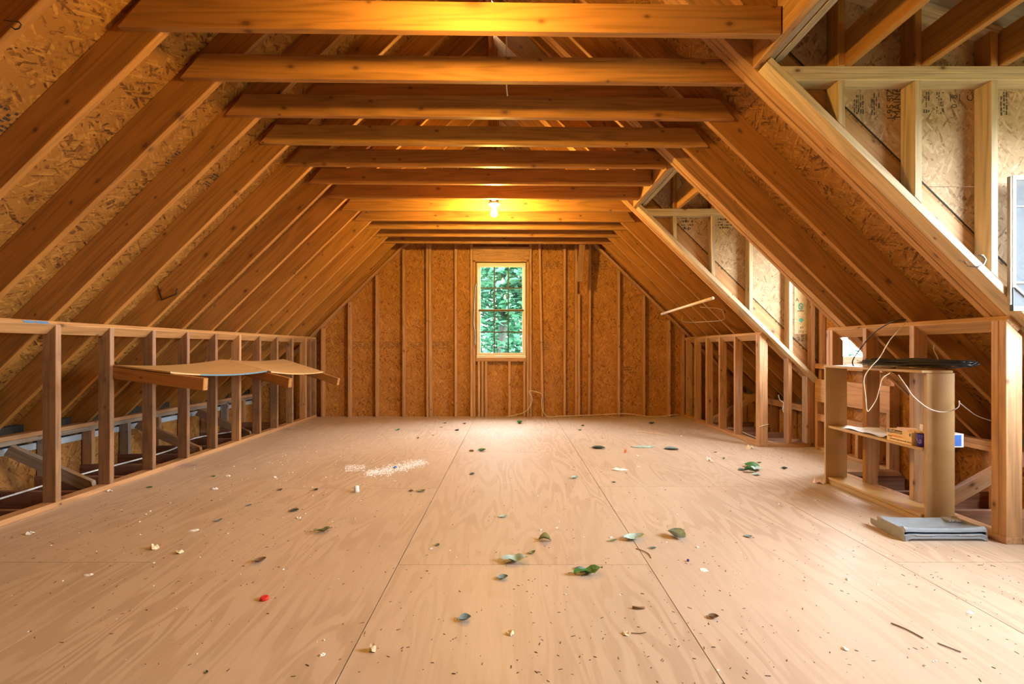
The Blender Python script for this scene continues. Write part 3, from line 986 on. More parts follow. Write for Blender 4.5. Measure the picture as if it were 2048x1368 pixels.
# ------------------------------------------------------------------ windows
def window(name, label, O, ax, w_, h_, mat, grid, depth=0.07, sill=False):
    """O: outer lower corner on the room side; ax along the width, up = Z, az (ax x Z) towards the room"""
    root = struct(name, label)
    ax = Vector(ax)
    fw = 0.028
    def bx(nm, x0, x1, z0, z1, d0, d1, mt, par=root):
        return box(nm, par, O, ax, Z, (x0, x1), (z0, z1), (d0, d1), mt, 0.002 if mt != 'glass' else 0)
    bx('jamb', 0, fw, 0, h_, -depth, 0, mat); bx('jamb', w_ - fw, w_, 0, h_, -depth, 0, mat)
    bx('head_jamb', fw, w_ - fw, h_ - fw, h_, -depth, 0, mat)
    bx('sill', -0.004 if sill else 0.0, w_ + 0.004 if sill else w_, 0 if not sill else -0.012, fw, -depth, 0.012, mat)
    half = (h_ - 2 * fw) / 2
    cols, rows = grid
    for si, (zb_, d0, d1) in enumerate(((fw, -0.030, -0.006), (fw + half - 0.012, -0.058, -0.034))):
        zt_ = zb_ + half + (0.012 if si == 0 else 0.012)
        sw = 0.026
        rb = 0.045 if si == 0 else 0.03
        gx0, gx1, gz0, gz1 = fw + sw, w_ - fw - sw, zb_ + rb, zt_ - 0.03
        bm = bmesh.new()
        for (a0, a1, b0, b1, e) in ((fw, w_ - fw, zb_, zb_ + rb, 0), (fw, w_ - fw, zt_ - 0.03, zt_, 0), (fw, fw + sw, zb_ + rb, zt_ - 0.03, .0006), (w_ - fw - sw, w_ - fw, zb_ + rb, zt_ - 0.03, .0006)):
            g = bmesh.ops.create_cube(bm, size=1.0)['verts']
            for q in g:
                q.co = Vector(((a0 + a1) / 2 + q.co.x * (a1 - a0), (b0 + b1) / 2 + q.co.y * (b1 - b0), (d0 + d1) / 2 + q.co.z * (d1 - d0 - 2 * e)))
            if e == 0 and si == 0 and b0 > zb_ and mat == 'cream':
                for f in {f for q in g for f in q.link_faces}:
                    f.material_index = 1  # meeting rail coloured dark as if backlit
        me = bpy.data.meshes.new('sash'); bm.to_mesh(me); bm.free()
        me.materials.append(M[mat]); me.materials.append(M['backlit_grille'])
        sash = place('lower_sash' if si == 0 else 'upper_sash', me, root, frame(O, ax, Z))
        dm = (d0 + d1) / 2
        def sub(nm, x0, x1, z0, z1, e0, e1, mt):
            o = prism(nm, None, (0, 0, 0), X, Y, [(0, 0), (x1 - x0, 0), (x1 - x0, z1 - z0), (0, z1 - z0)], 0, e1 - e0, mt, 'xy', 0)
            o.parent = sash
            o.matrix_basis = Matrix.Translation((x0, z0, e0))
        for c in range(cols):
            for r in range(rows):
                xa, xb = gx0 + (gx1 - gx0) * c / cols, gx0 + (gx1 - gx0) * (c + 1) / cols
                za, zb2 = gz0 + (gz1 - gz0) * r / rows, gz0 + (gz1 - gz0) * (r + 1) / rows
                sub('pane', xa, xb, za, zb2, dm - 0.0015, dm + 0.0015, 'glass')
        for c in range(1, cols):
            xx = gx0 + (gx1 - gx0) * c / cols
            sub('muntin', xx - 0.010, xx + 0.010, gz0, gz1, dm + 0.002, dm + 0.008, 'backlit_grille')
        for r in range(1, rows):
            zz = gz0 + (gz1 - gz0) * r / rows
            sub('muntin', gx0, gx1, zz - 0.009, zz + 0.009, dm + 0.0022, dm + 0.0078, 'backlit_grille')
    return root


w1 = window('window_1', 'cream double hung window with backlit muntins in the gable wall', (WX0 + 0.004, BACK + 0.012, WZ0 - 0.028), X, WX1 - WX0 - 0.008, WZ1 - WZ0 + 0.024, 'cream', (3, 2), 0.076, True)
w2 = window('window_2', 'white window in the far dormer', (3.205, 4.19 + 0.29, 0.905), -Y, 0.58, 1.34, 'white', (1, 1), 0.09)
w3 = window('window_3', 'white window in the near dormer', (3.205, 1.60 + 0.555, 0.905), -Y, 1.11, 1.34, 'white', (1, 1), 0.09)


# ------------------------------------------------------------------ lamps
def lamp(loc, bulb_mat, label):
    t = thing('ceiling_lamp', label, 'lamp', loc)
    x, y, z = loc
    wbox('mounting_strap', t, x - 0.02, x + 0.02, y - 0.115, y + 0.20, z + 0.001, z + 0.012, 'steel', 'y')
    lathe('junction_box', [(0.05, 0.0), (0.05, 0.055), (0.02, 0.056)], 'steel', t, (x, y, z + 0.013))
    lathe('lampholder', [(0.061, 0.0), (0.062, -0.012), (0.052, -0.024), (0.032, -0.032), (0.026, -0.05), (0.024, -0.05)], 'porcelain', t, loc, 28)
    lathe('bulb', [(0.013, -0.0505), (0.014, -0.062), (0.02, -0.075), (0.032, -0.093), (0.036, -0.11), (0.031, -0.13), (0.018, -0.142), (0.002, -0.146)], bulb_mat, t, loc, 24)
    return t


lamp((-0.18, 4.72, TIEZ - 0.001), 'bulb', 'bare glowing bulb in a round white lampholder under the collar ties')
lamp((-0.18, 1.74, TIEZ - 0.001), 'bulb_near', 'bare glowing bulb over the front of the attic, out of sight above the picture')
wc = tag(tube('lamp_cable', [px(1013, 40, 2.70), px(1013, 110, 2.72), px(1013, 150, 2.74), px(1013, 175, 2.80), px(1015, 192, 2.83)], 0.004, 'white_cable'),
         'short white cable hanging down between the second and third collar ties', 'cable')

# ------------------------------------------------------------------ plywood shelf on the left wall
br = [((XKL - 0.04, 3.46, 0.918), (-2.18, 3.25, 0.842)), ((XKL - 0.04, 4.73, 0.936), (-2.07, 4.27, 0.775)), ((XKL - 0.04, 5.97, 0.916), (-2.12, 5.6, 0.69))]
blabel = ['nearest of the three boards under the curved plywood shelf', 'middle of the three boards, under the joint of the plywood shelves', 'farthest of the three boards, tilted down past the shelf']
for (a, b), lb in zip(br, blabel):
    a, b = Vector(a), Vector(b)
    d = (b - a)
    L = d.length
    side = Vector((-d.y, d.x, 0)).normalized()
    o = box('shelf_bracket', None, a, d, side, (0, L), (-0.0195, 0.0195), (-0.089, 0), 'tie', 0.004)
    tag(o, lb, 'board')
def sheet(name, label, c00, c10, c11, c01, sag, blue):
    """c00-c10 along the wall side, c01-c11 along the room side"""
    bm = bmesh.new()
    nx, ny_ = 16, 8
    t = 0.0115
    top, bot = [], []
    c00, c10, c11, c01 = map(Vector, (c00, c10, c11, c01))
    for i in range(nx + 1):
        for j in range(ny_ + 1):
            a, b = i / nx, j / ny_
            p = (c00 * (1 - a) + c10 * a) * (1 - b) + (c01 * (1 - a) + c11 * a) * b
            p.z += 0.004 - sag * 4 * a * (1 - a)
            p -= c00
            top.append(bm.verts.new(p + Vector((0, 0, t + 0.002))))
            bot.append(bm.verts.new(p + Vector((0, 0, 0.002))))
    W = ny_ + 1
    for i in range(nx):
        for j in range(ny_):
            q = [i * W + j, (i + 1) * W + j, (i + 1) * W + j + 1, i * W + j + 1]
            bm.faces.new([top[k] for k in q]); bm.faces.new([bot[k] for k in q[::-1]])
    for i in range(nx):
        for j in (0, ny_):
            f = bm.faces.new((top[i * W + j], top[(i + 1) * W + j], bot[(i + 1) * W + j], bot[i * W + j]))
            if j == ny_ and blue and i >= 4:
                f.material_index = 1
    for j in range(ny_):
        for i in (0, nx):
            bm.faces.new((top[i * W + j], top[i * W + j + 1], bot[i * W + j + 1], bot[i * W + j]))
    o = bm_obj(name, bm, 'ply', None, c00, mats=['ply', 'blue_edge'])
    return tag(o, label, 'shelf')


def on_br(i, f, dy=0.0):
    a, b = Vector(br[i][0]), Vector(br[i][1])
    p = a + (b - a) * f
    return p + Vector((0, dy, 0))
sheet('plywood_shelf', 'near warped plywood shelf board with a blue painted front edge', on_br(0, 0.06, -0.02), on_br(1, 0.06, -0.004), on_br(1, 0.70, -0.004), on_br(0, 0.66, -0.02), 0.028, True)
sheet('plywood_shelf', 'far warped plywood shelf board with a plain edge', on_br(1, 0.06, 0.006), on_br(2, 0.06, 0.02), on_br(2, 0.74, 0.02), on_br(1, 0.74, 0.006), 0.022, False)

# blue tape on the left top plate
for i, (u0, u1, v0, v1) in enumerate(((45, 67, 645.2, 648.0), (70, 95, 644.6, 649.5))):
    xf = XKL - 0.016
    d0, d1 = xf * 910 / (u0 - 1023), xf * 910 / (u1 - 1023)
    nrm = Vector((CO, 0, SI)).normalized()
    o0 = Vector((XKL - 0.026, d0, zl(XKL - 0.0266) - 0.0005)) + Vector((SI, 0, -CO)) * 0.032
    o = box('tape_strip', None, o0, Y + Vector((0, 0, -0.02 * i)), Vector((-SI, 0, CO)), (0, d1 - d0), (0, 0.02), (-0.0045, -0.0035), 'blue_tape', 0)
    o.matrix_basis = frame(o0 + nrm * 0.0012, Y, Vector((-SI, 0, CO)))
    tag(o, ('left' if i == 0 else 'right') + ' of the two strips of blue masking tape on the left top plate', 'tape')

# ------------------------------------------------------------------ hooks and rod
def hook(pts, mat, label, r=0.0055, tip='steel'):
    t = thing('utility_hook', label, 'hook', pts[0])
    tube('bent_rod', pts[1:], r, mat, t, 8, 1, loc=pts[0])
    tube('screw_tip', pts[:2], r * 0.8, tip, t, 8, 1, loc=pts[0])
    return t
yh = 3.83
hook([px(322.5, 546, yh), px(325, 552, yh), px(312, 560, yh - .03), px(323.5, 600, yh - .06), px(352, 588, yh - .06), px(354, 577, yh - .06)], 'iron',
     'dark square bent hook screwed into a left rafter above the shelf')
yh = 2.36
hook([px(1918, 521, yh + .02), px(1930, 524, yh - .02), px(1936, 532, yh - .05), px(1955, 534, yh - .07), px(1967, 529, yh - .07), px(1971, 519, yh - .07), px(1965, 511, yh - .07), px(1956, 510, yh - .07)], 'steel',
     'zinc curved hook screwed into the near dormer trimmer at right', 0.005)
yh = 1.70
hook([px(8, 40, yh + .02), px(20, 42, yh), px(38, 44, yh - .02), px(43, 50, yh - .02), px(38, 57, yh - .02), px(30, 59, yh - .02), px(24, 54, yh - .02)], 'iron',
     'small dark curled hook in the rafter at the upper left corner', 0.0025, 'iron')
rd = tag(tube('hanging_rod', [px(1323.5, 628, 6.1), px(1426, 596, 4.75)], 0.0155, 'dowel', None, 12, 1), 'pale wooden closet rod hanging under the right rafters', 'rod')
for i, (u, v, uu, vv) in enumerate(((1345, 621, 1352, 600), (1386, 607, 1394, 588), (1400, 603, 1404, 584))):
    d = 6.1 + (u - 1323.5) / 102.5 * (4.75 - 6.1)
    tube('hanging_wire', [px(u - 1, v + 1.8, d - .02), px(u + 1, v - 2.5, d - 0.02), px(uu, vv, d + 0.1)], 0.002, 'iron', rd, 5, 2, loc=px(1323.5, 628, 6.1))
rd_loc = px(1323.5, 628, 6.1)
for ch in rd.children:
    ch.matrix_basis = Matrix.Identity(4)
tag(tube('slack_wire', [px(1365, 632, 6.2), px(1366, 643, 6.1), px(1400, 644, 5.7), px(1445, 640, 5.3), px(1447, 628, 5.2), px(1440, 618, 5.2), px(1400, 614, 5.3)], 0.0022, 'beige', None, 5, 5),
    'thin slack wire drooping below the wooden rod', 'wire')

# ------------------------------------------------------------------ bookcase at the right knee wall
BX0, BX1 = 2.468, 2.646
bc = thing('bookcase', 'rough open plywood bookcase standing against the right knee wall', 'bookcase', (2.55, 3.13, 0))
wbox('side_panel', bc, BX0 + 0.014, BX1 + 0.006, 2.72, 2.739, 0.0, 0.905, 'board', 'z')
wbox('side_panel', bc, BX0 - 0.02, BX1 - 0.03, 3.545, 3.564, 0.0, 0.905, 'board', 'z')
wbox('shelf', bc, BX0 - 0.02, BX1 - 0.01, 2.715, 3.57, 0.906, 0.922, 'board', 'y')
wbox('shelf', bc, BX0 - 0.005, BX1 - 0.01, 2.74, 3.544, 0.437, 0.455, 'board', 'y')
wbox('shelf', bc, BX0 - 0.005, BX1 - 0.01, 2.74, 3.544, 0.035, 0.055, 'board', 'y')
wbox('kick_board', bc, BX0 + 0.002, BX0 + 0.02, 2.74, 3.544, 0.001, 0.034, 'board', 'y')
# cloth on the middle shelf
bm = bmesh.new()
vs = {}
for i in range(11):
    for j in range(6):
        a, b = i / 10, j / 5
        x = BX0 + 0.012 + b * 0.15
        y = 3.40 - a * 0.37 + 0.03 * math.sin(b * 5)
        z = 0.4575 + 0.010 * abs(math.sin(a * 7 + b * 3)) + (0.02 * math.exp(-((a - 0.3) ** 2) * 30) if b > 0.5 else 0)
        vs[i, j] = bm.verts.new((x, y - 3.2, z - 0.457))
for i in range(10):
    for j in range(5):
        bm.faces.new((vs[i, j], vs[i + 1, j], vs[i + 1, j + 1], vs[i, j + 1]))
tag(bm_obj('folded_cloth', bm, 'cloth', None, (0, 3.2, 0.457), True), 'white cloth spread on the middle shelf of the bookcase', 'cloth')
# cardboard box with cup and papers
ZS = 0.4558
bxx = thing('card_box', 'yellow and orange printed card box on the middle bookcase shelf', 'box', (2.52, 2.86, ZS))
y0, y1, x0, x1, hb = 2.804, 2.988, BX0 - 0.002, BX0 + 0.13, 0.077
wbox('front_side', bxx, x0, x0 + 0.002, y0, y1, ZS, ZS + hb, 'box', 'y', 0)
wbox('back_side', bxx, x1, x1 + 0.002, y0, y1, ZS, ZS + hb, 'box', 'y', 0)
wbox('end_side', bxx, x0 + .0021, x1, y0, y0 + .002, ZS, ZS + hb, 'box', 'x', 0)
wbox('end_side', bxx, x0 + .0021, x1, y1 - .002, y1, ZS, ZS + hb, 'box', 'x', 0)
wbox('box_bottom', bxx, x0 + .0021, x1, y0 + .0021, y1 - .0021, ZS, ZS + .002, 'box', 'x', 0)
xf = x0 - 0.0006
wbox('label_patch', bxx, xf, x0 - .0001, y1 - 0.042, y1 - 0.003, ZS + 0.050, ZS + hb - 0.002, 'slate_ink', 'y', 0)
wbox('label_patch', bxx, xf, x0 - .0001, y0 + 0.004, y0 + 0.018, ZS + 0.052, ZS + hb - 0.006, 'slate_ink', 'y', 0)
wbox('label_patch', bxx, xf, x0 - .0001, y0 + 0.07, y1 - 0.042, ZS + 0.054, ZS + hb - 0.002, 'ink', 'y', 0)
yc = (y0 + y1) / 2
text('box_lettering', 'DeKuype', 0.024, bxx, (x0 - 0.0011, yc + 0.026, ZS + 0.0645), -Y, Z, 'box')
text('box_lettering', 'Buttershot', 0.019, bxx, (x0 - 0.0008, yc + 0.01, ZS + 0.036), -Y, Z, 'orange_ink')
text('box_lettering', 'SCHNAPPS AND LIQUEURS 750 ML', 0.0105, bxx, (x0 - 0.0008, yc - 0.01, ZS + 0.014), -Y, Z, 'ink')
text('box_lettering', '12/15', 0.014, bxx, (x0 - 0.0008, y1 - 0.024, ZS + 0.030), -Y, Z, 'ink')
ZC = ZS + 0.0003
cup = thing('plastic_cup', 'purple plastic cup beside the yellow box on the bookcase', 'cup', (BX0 + 0.030, 2.7715, ZC))
cxy = (BX0 + 0.030, 2.7715, ZC)
lathe('cup_wall', [(0.022, 0), (0.0255, 0.074), (0.0262, 0.076), (0.0245, 0.076), (0.021, 0.004)], 'purple', cup, cxy, 24)
tube('printed_swirl', [Vector(cxy) + Vector((-0.0245 * math.cos(a), -0.0245 * math.sin(a) , 0.036 + 0.016 * math.cos(t))) for a, t in ((-0.5, 0.3), (0.0, 1.5), (0.4, 2.8), (0.75, 2.2), (0.7, 1.0), (0.45, 1.3), (0.6, 2.4))], 0.0013, 'lilac', cup, 5, 4)
pp = thing('paper_sheet', 'pink striped sheet and white strip stuck in the yellow box', 'paper', (2.55, 2.9, ZS + .003))
prism('folded_sheet', pp, (BX0 + 0.05, 2.82, ZS + 0.003), Y, Z, [(0, 0), (0.155, 0), (0.15, 0.082), (0.02, 0.098), (0, 0.094)], -0.0012, 0, 'pink', 'xy', 0)
prism('paper_strip', pp, (BX0 + 0.075, 2.812, ZS + 0.003), Y, Z, [(0, 0), (0.022, 0), (0.022, 0.125), (0, 0.125)], -0.001, 0, 'paper', 'xy', 0)
prism('card_flap', pp, (BX0 + 0.035, 2.825, ZS + 0.003), Y, Z, [(0, 0), (0.05, 0), (0.05, 0.085), (0, 0.087)], -0.0012, 0, 'box', 'xy', 0)
cb = thing('small_carton', 'white carton with blue print behind the near side of the bookcase', 'box', (2.66, 2.77, ZS))
wbox('carton_body', cb, 2.585, 2.729, 2.745, 2.80, ZS, ZS + 0.082, 'paper', 'z', 0.001)
wbox('label_patch', cb, 2.60, 2.714, 2.7442, 2.7448, ZS + 0.008, ZS + 0.075, 'blue_ink', 'z', 0)
ca = thing('small_carton', 'tan carton standing behind the white and blue carton', 'box', (2.66, 2.83, ZS))
wbox('carton_body', ca, 2.60, 2.722, 2.806, 2.84, ZS, ZS + 0.122, 'scrap_cream', 'z', 0.001)

# coils of cable on top of the bookcase
def coil(name, label, cen, dirv, a, b, n, r, mat, zz, lead=None, seed=1, zs=0.034):
    rnd = random.Random(seed)
    t = thing(name, label, 'cable', cen)
    bm = bmesh.new()
    d = Vector(dirv).normalized()
    s = Vector((-d.y, d.x, 0))
    pts = []
    for i in range(n):
        aa, bb = a * rnd.uniform(0.86, 1.06), b * rnd.uniform(0.55, 1.1)
        off = rnd.uniform(-0.02, 0.02)
        for k in range(12):
            th = 2 * math.pi * k / 12
            pts.append(d * (aa * math.cos(th) + off) + s * bb * math.sin(th) + Vector((0, 0, zz + rnd.uniform(0, 0.014) + zs * i / n + 0.008 * math.sin(k * 1.05 + i * 1.7))))
    add_tube(bm, pts, r, 6, 3)
    bm_obj('coil_loops', bm, mat, t, cen, True)
    if lead:
        tube('loose_lead', lead, r * 0.9, mat, t, 6, 6, loc=cen)
    return t


cz = 0.9225
cen = (2.56, 2.88, cz)
c1 = coil('cable_coil', 'coil of black cable lying on top of the bookcase', cen, (0.30, -0.40, 0), 0.27, 0.07, 11, 0.0046, 'black', 0.016,
     [px(1790, 736, 2.96), px(1770, 738, 3.05), px(1735, 738, 3.25), px(1712, 735, 3.36), px(1705, 727, 3.4), px(1708, 716, 3.38), px(1722, 696, 3.3), px(1743, 670, 3.2), px(1768, 652, 3.08), px(1790, 642, 2.99), px(1812, 639, 2.98)], seed=3)
cen2 = (2.505, 2.98, cz)
c2 = coil('cable_coil', 'beige cable looped under the black coil and hanging over the bookcase', cen2, (0.22, -0.40, 0), 0.19, 0.05, 6, 0.003, 'beige', 0.010,
     [px(1780, 746, 2.85), px(1765, 757, 2.84), px(1758, 780, 2.84), px(1752, 800, 2.84), px(1737, 822, 2.84), px(1733, 815, 2.84), px(1731, 790, 2.84), px(1728, 758, 2.84), px(1740, 736, 2.84), px(1760, 714, 2.84), px(1780, 680, 2.84), px(1815, 641, 2.90)], seed=5)
tube('loose_lead', [px(1797, 750, 2.80), px(1812, 771, 2.74), px(1827, 793, 2.70), px(1858, 817, 2.67), px(1888, 824, 2.66), px(1915, 816, 2.67), px(1919, 803, 2.70), px(1920, 806, 2.78), px(1951, 830, 2.85), px(1984, 842, 2.86)], 0.0028, 'white_cable', c2, 6, 6, loc=cen2)
tube('hanging_end', [px(1882, 735, 2.95), px(1875, 715, 2.98), px(1868, 700, 3.0), px(1868, 690, 3.0)], 0.003, 'beige', c2, 6, 5, loc=cen2)
for o in (c1, c2):
    for ch in o.children:
        ch.matrix_basis = Matrix.Identity(4)

# ------------------------------------------------------------------ grey plastic tray on the floor
tr = thing('plastic_tray', 'pale grey moulded plastic tray upside down beside the near right post', 'tray', (2.37, 2.58, 0))
tl = (2.37, 2.58, 0)
bm = bmesh.new()
nx, ny_ = 24, 14
gx0, gx1, gy0, gy1 = -0.222, 0.222, -0.10, 0.07
def tz(a, b):
    # concave top, raised rolled front and back
    edge = abs(2 * a - 1)
    z = 0.068 + 0.010 * edge ** 4 - 0.022 * math.sin(math.pi * b)
    return z
top = [[bm.verts.new((gx0 + (gx1 - gx0) * i / nx, gy0 + 0.016 + (gy1 - gy0 - 0.016) * j / ny_, tz(i / nx, j / ny_))) for j in range(ny_ + 1)] for i in range(nx + 1)]
for i in range(nx):
    for j in range(ny_):
        bm.faces.new((top[i][j], top[i + 1][j], top[i + 1][j + 1], top[i][j + 1]))
# front skirt with a scooped lower edge
prev = None
rows = []
for i in range(nx + 1):
    a = i / nx
    x = gx0 + (gx1 - gx0) * a
    e = max(0.0, abs(2 * a - 1) - 0.80) / 0.20
    zb_ = 0.016 * (1 - e ** 2)
    zt_ = tz(a, 0)
    col = [top[i][0]]
    for f, yo in ((0.86, 0.003), (0.66, 0.0), (0.60, 0.009), (0.44, 0.009), (0.38, 0.0), (0.15, 0.002), (0.0, 0.0)):
        col.append(bm.verts.new((x, gy0 + yo, zb_ + (zt_ - zb_) * f)))
    rows.append(col)
for A, B in zip(rows, rows[1:]):
    for k in range(len(A) - 1):
        bm.faces.new((A[k], A[k + 1], B[k + 1], B[k]))
bmesh.ops.solidify(bm, geom=bm.faces[:], thickness=0.003)
bm_obj('tray_shell', bm, 'grey_plastic', tr, tl, False)
prism('side_flange', tr, (tl[0] - 0.2265, tl[1], 0), Y, Z, [(-0.10, 0.0), (-0.096, 0.068), (0.085, 0.070), (0.086, 0.045), (0.135, 0.045), (0.135, 0.012), (0.09, 0.006)], -0.002, 0.001, 'grey_side', 'xy', 0.0006)
prism('side_flange', tr, (tl[0] + 0.2245, tl[1], 0), Y, Z, [(-0.10, 0.0), (-0.096, 0.070), (0.10, 0.066), (0.10, 0.0)], -0.001, 0.002, 'grey_side', 'xy', 0.0006)
for i in range(6):
    wbox('rib', tr, tl[0] + 0.13 + 0.014 * i, tl[0] + 0.137 + 0.014 * i, tl[1] + 0.015, tl[1] + 0.07, 0.064, 0.073, 'grey_side', 'y', 0.001)
for i in (-1, 1):
    wbox('groove_bar', tr, tl[0] + i * 0.12 - 0.045, tl[0] + i * 0.12 + 0.045, tl[1] - 0.1025, tl[1] - 0.094, 0.031, 0.036, 'grey_side', 'x', 0.001)
    lathe('boss', [(0.006, 0), (0.005, 0.003), (0.001, 0.0032)], 'grey_plastic', tr, (tl[0] + i * 0.075, tl[1] - 0.099, 0.033), 12).rotation_euler = (math.pi / 2, 0, 0)
for c_ in tr.children:
    if c_.name.startswith('boss'):
        c_.location = Vector((0.075 if c_.name == 'boss.001' else -0.075, -0.099, 0.033))

# ------------------------------------------------------------------ stored insect screen, paper notice
sc = thing('window_screen', 'white framed window screen stored against the near dormer cheek studs', 'screen', (2.80, 2.36, 1.30))
sx0, sx1, sz0, sz1 = px(2018, 0, 2.37).x, 3.17, px(0, 622, 2.37).z, px(0, 352, 2.37).z
ys0, ys1 = 2.358, 2.3765
wbox('wood_strip', sc, sx0 - 0.006, sx0 + 0.007, ys0 + 0.002, ys1, px(0, 610, 2.37).z, sz1 - 0.004, 'gray', 'z')
wbox('frame_stile', sc, sx0 + 0.0075, sx0 + 0.026, ys0, ys1, px(0, 575, 2.37).z, sz1, 'white_plain', 'z')
wbox('frame_stile', sc, sx1 - 0.03, sx1, ys0, ys1, sz0, sz1, 'white_plain', 'z')
wbox('frame_rail', sc, sx0 + 0.0265, sx1 - .031, ys0, ys1, sz1 - 0.022, sz1, 'white_plain')
wbox('frame_rail', sc, sx0 + 0.0265, sx1 - .031, ys0, ys1, px(0, 567, 2.37).z, px(0, 564, 2.37).z, 'white_plain')
wbox('frame_rail', sc, sx0 + 0.0265, sx1 - .031, ys0, ys1, px(0, 414.5, 2.37).z, px(0, 412.5, 2.37).z, 'white_plain')
wbox('frame_rail', sc, sx0 + 0.012, sx1 - .031, ys0, ys1, sz0, sz0 + 0.022, 'white_plain')
wbox('frame_stile', sc, sx0 + 0.0075, sx0 + 0.014, ys0, ys1, sz0 + .0, px(0, 576, 2.37).z, 'black', 'z')
wbox('screen_mesh', sc, sx0 + 0.0265, sx1 - 0.031, ys0 + 0.009, ys0 + 0.0095, px(0, 563.5, 2.37).z, sz1 - 0.0225, 'screen', 'z', 0)
wbox('lower_pane', sc, sx0 + 0.0145, sx1 - 0.031, ys0 + 0.012, ys0 + 0.0135, sz0 + .0225, px(0, 568, 2.37).z, 'screen', 'z', 0)
prism('diagonal_reflection', sc, (sx0 + 0.02, ys0 + 0.004, px(0, 574, 2.37).z), Vector((0.75, 0, -0.66)), Y, [(0, 0), (0.16, 0), (0.16, 0.014), (0, 0.014)], 0, 0.007, 'grey_plastic')  # pale strip modelled in place of a reflection in the lower pane

yn = 4.80 + 0.089
nt_ = thing('paper_notice', 'yellow paper notice with teal diamond pinned to the far dormer cheek', 'notice', px(1603, 620, yn))
q0, q1 = px(1589, 668, yn), px(1617, 590, yn)
wbox('notice_sheet', nt_, q0.x, q1.x, yn - 0.0015, yn - 0.0003, q0.z, q1.z + 0.10, 'yellow_paper', 'z', 0)
yt = yn - 0.0019
text('notice_lettering', 'A', 0.055, nt_, (px(1594, 600, yn).x, yt, px(1594, 600, yn).z), X, Z, 'ink')
text('notice_lettering', '#3', 0.034, nt_, (px(1603, 655, yn).x, yt, px(1603, 655, yn).z), X, Z, 'ink')
text('notice_lettering', 'ZYZ', 0.034, nt_, (px(1602, 664, yn).x, yt, px(1602, 664, yn).z), X, Z, 'ink')
pc = px(1602, 640, yn)
prism('teal_diamond', nt_, (pc.x, yt, pc.z), X, Z, [(-.028, -.005), (0, -.03), (.028, -.005), (.014, .02), (-.012, .02)], 0, 0.0004, 'teal', 'xy', 0)
pc = px(1601, 613, yn)
bm = bmesh.new()
add_tube(bm, [(0.022 * math.cos(2 * math.pi * k / 12), 0, 0.036 * math.sin(2 * math.pi * k / 12)) for k in range(13)], 0.006, 4, 1)
bm_obj('emblem_ring', bm, 'teal', nt_, (pc.x, yt, pc.z))
text('emblem_lettering', 'S', 0.075, nt_, (pc.x, yt, pc.z), X, Z, 'slate_ink')
wbox('emblem_rule', nt_, pc.x - 0.035, pc.x + 0.035, yt, yt + 0.0003, pc.z - 0.052, pc.z - 0.045, 'ink', 'x', 0)
stamp(df, px(1591, 683, yn), X, Z, 0.09, 0.07, 'ink', 4, 81)

# ------------------------------------------------------------------ cables along walls and joists
zf = 0.004
tag(tube('wall_cable', [Vector((-0.10, BACK - 0.02, zf)), px(1035, 829, 6.98), px(1052, 822, 6.97), px(1062, 808, 6.97), px(1064, 795, 6.97), px(1058, 783, 6.98), px(1068, 782.5, 6.98), px(1084, 789, 6.97),
      px(1083, 805, 6.96), px(1085, 820, 6.95), px(1095, 833, 6.93), Vector((0.75, 6.92, 0.03)), Vector((1.3, 6.94, 0.045)), Vector((1.75, 6.97, 0.06)), Vector((2.15, 6.93, 0.02)), Vector((2.55, 6.90, 0.06))], 0.0055, 'beige', None, 6, 6),
    'beige cable looping up from the floor along the back wall', 'cable')
tag(tube('conduit_hose', [px(952, 568, 7.0), px(950, 580, 7.005), px(948.5, 610, 7.0), px(947, 645, 6.99), px(949.5, 665, 7.0), px(949, 690, 7.005)], 0.010, 'grey_cable', None, 8, 6),
    'dark grey flexible conduit running down beside the back window', 'conduit')
tag(tube('joist_cable', [(-3.62, 1.6, -0.008), (-3.6, 2.9, -0.006), (-3.6, 3.8, 0.0), (-3.55, 4.7, -0.004), (-3.62, 5.2, 0.03), (-3.5, 5.9, -0.004)], 0.0075, 'white_cable', None, 6, 6),
    'white cable laid over the joists behind the left knee wall', 'cable')
tag(tube('joist_cable', [(3.0, 4.98, 0.05), (3.12, 5.0, 0.02), (2.95, 5.2, -0.008), (2.9, 5.5, 0.0), (2.88, 5.8, 0.02), (2.9, 6.1, -0.008)], 0.006, 'beige', None, 6, 6),
    'beige cable lying over the joists behind the far right knee wall', 'cable')
tag(tube('joist_cable', [px(1557, 790, 5.3), px(1560, 800, 5.3), px(1567, 806, 5.3), px(1566, 820, 5.3), px(1572, 832, 5.25), px(1575, 860, 5.2)], 0.005, 'white_cable', None, 6, 6),
    'short white cable hanging from the eave plate behind the far knee post', 'cable')
tag(tube('twine', [(XKR - 0.004, 4.866, 0.215), (2.70, 4.864, 0.235), (XKR + 0.092, 4.866, 0.245), (XKR + 0.093, 4.93, 0.24)], 0.003, 'white_cable', None, 5, 4), 'white twine tied around the far knee wall post', 'string')

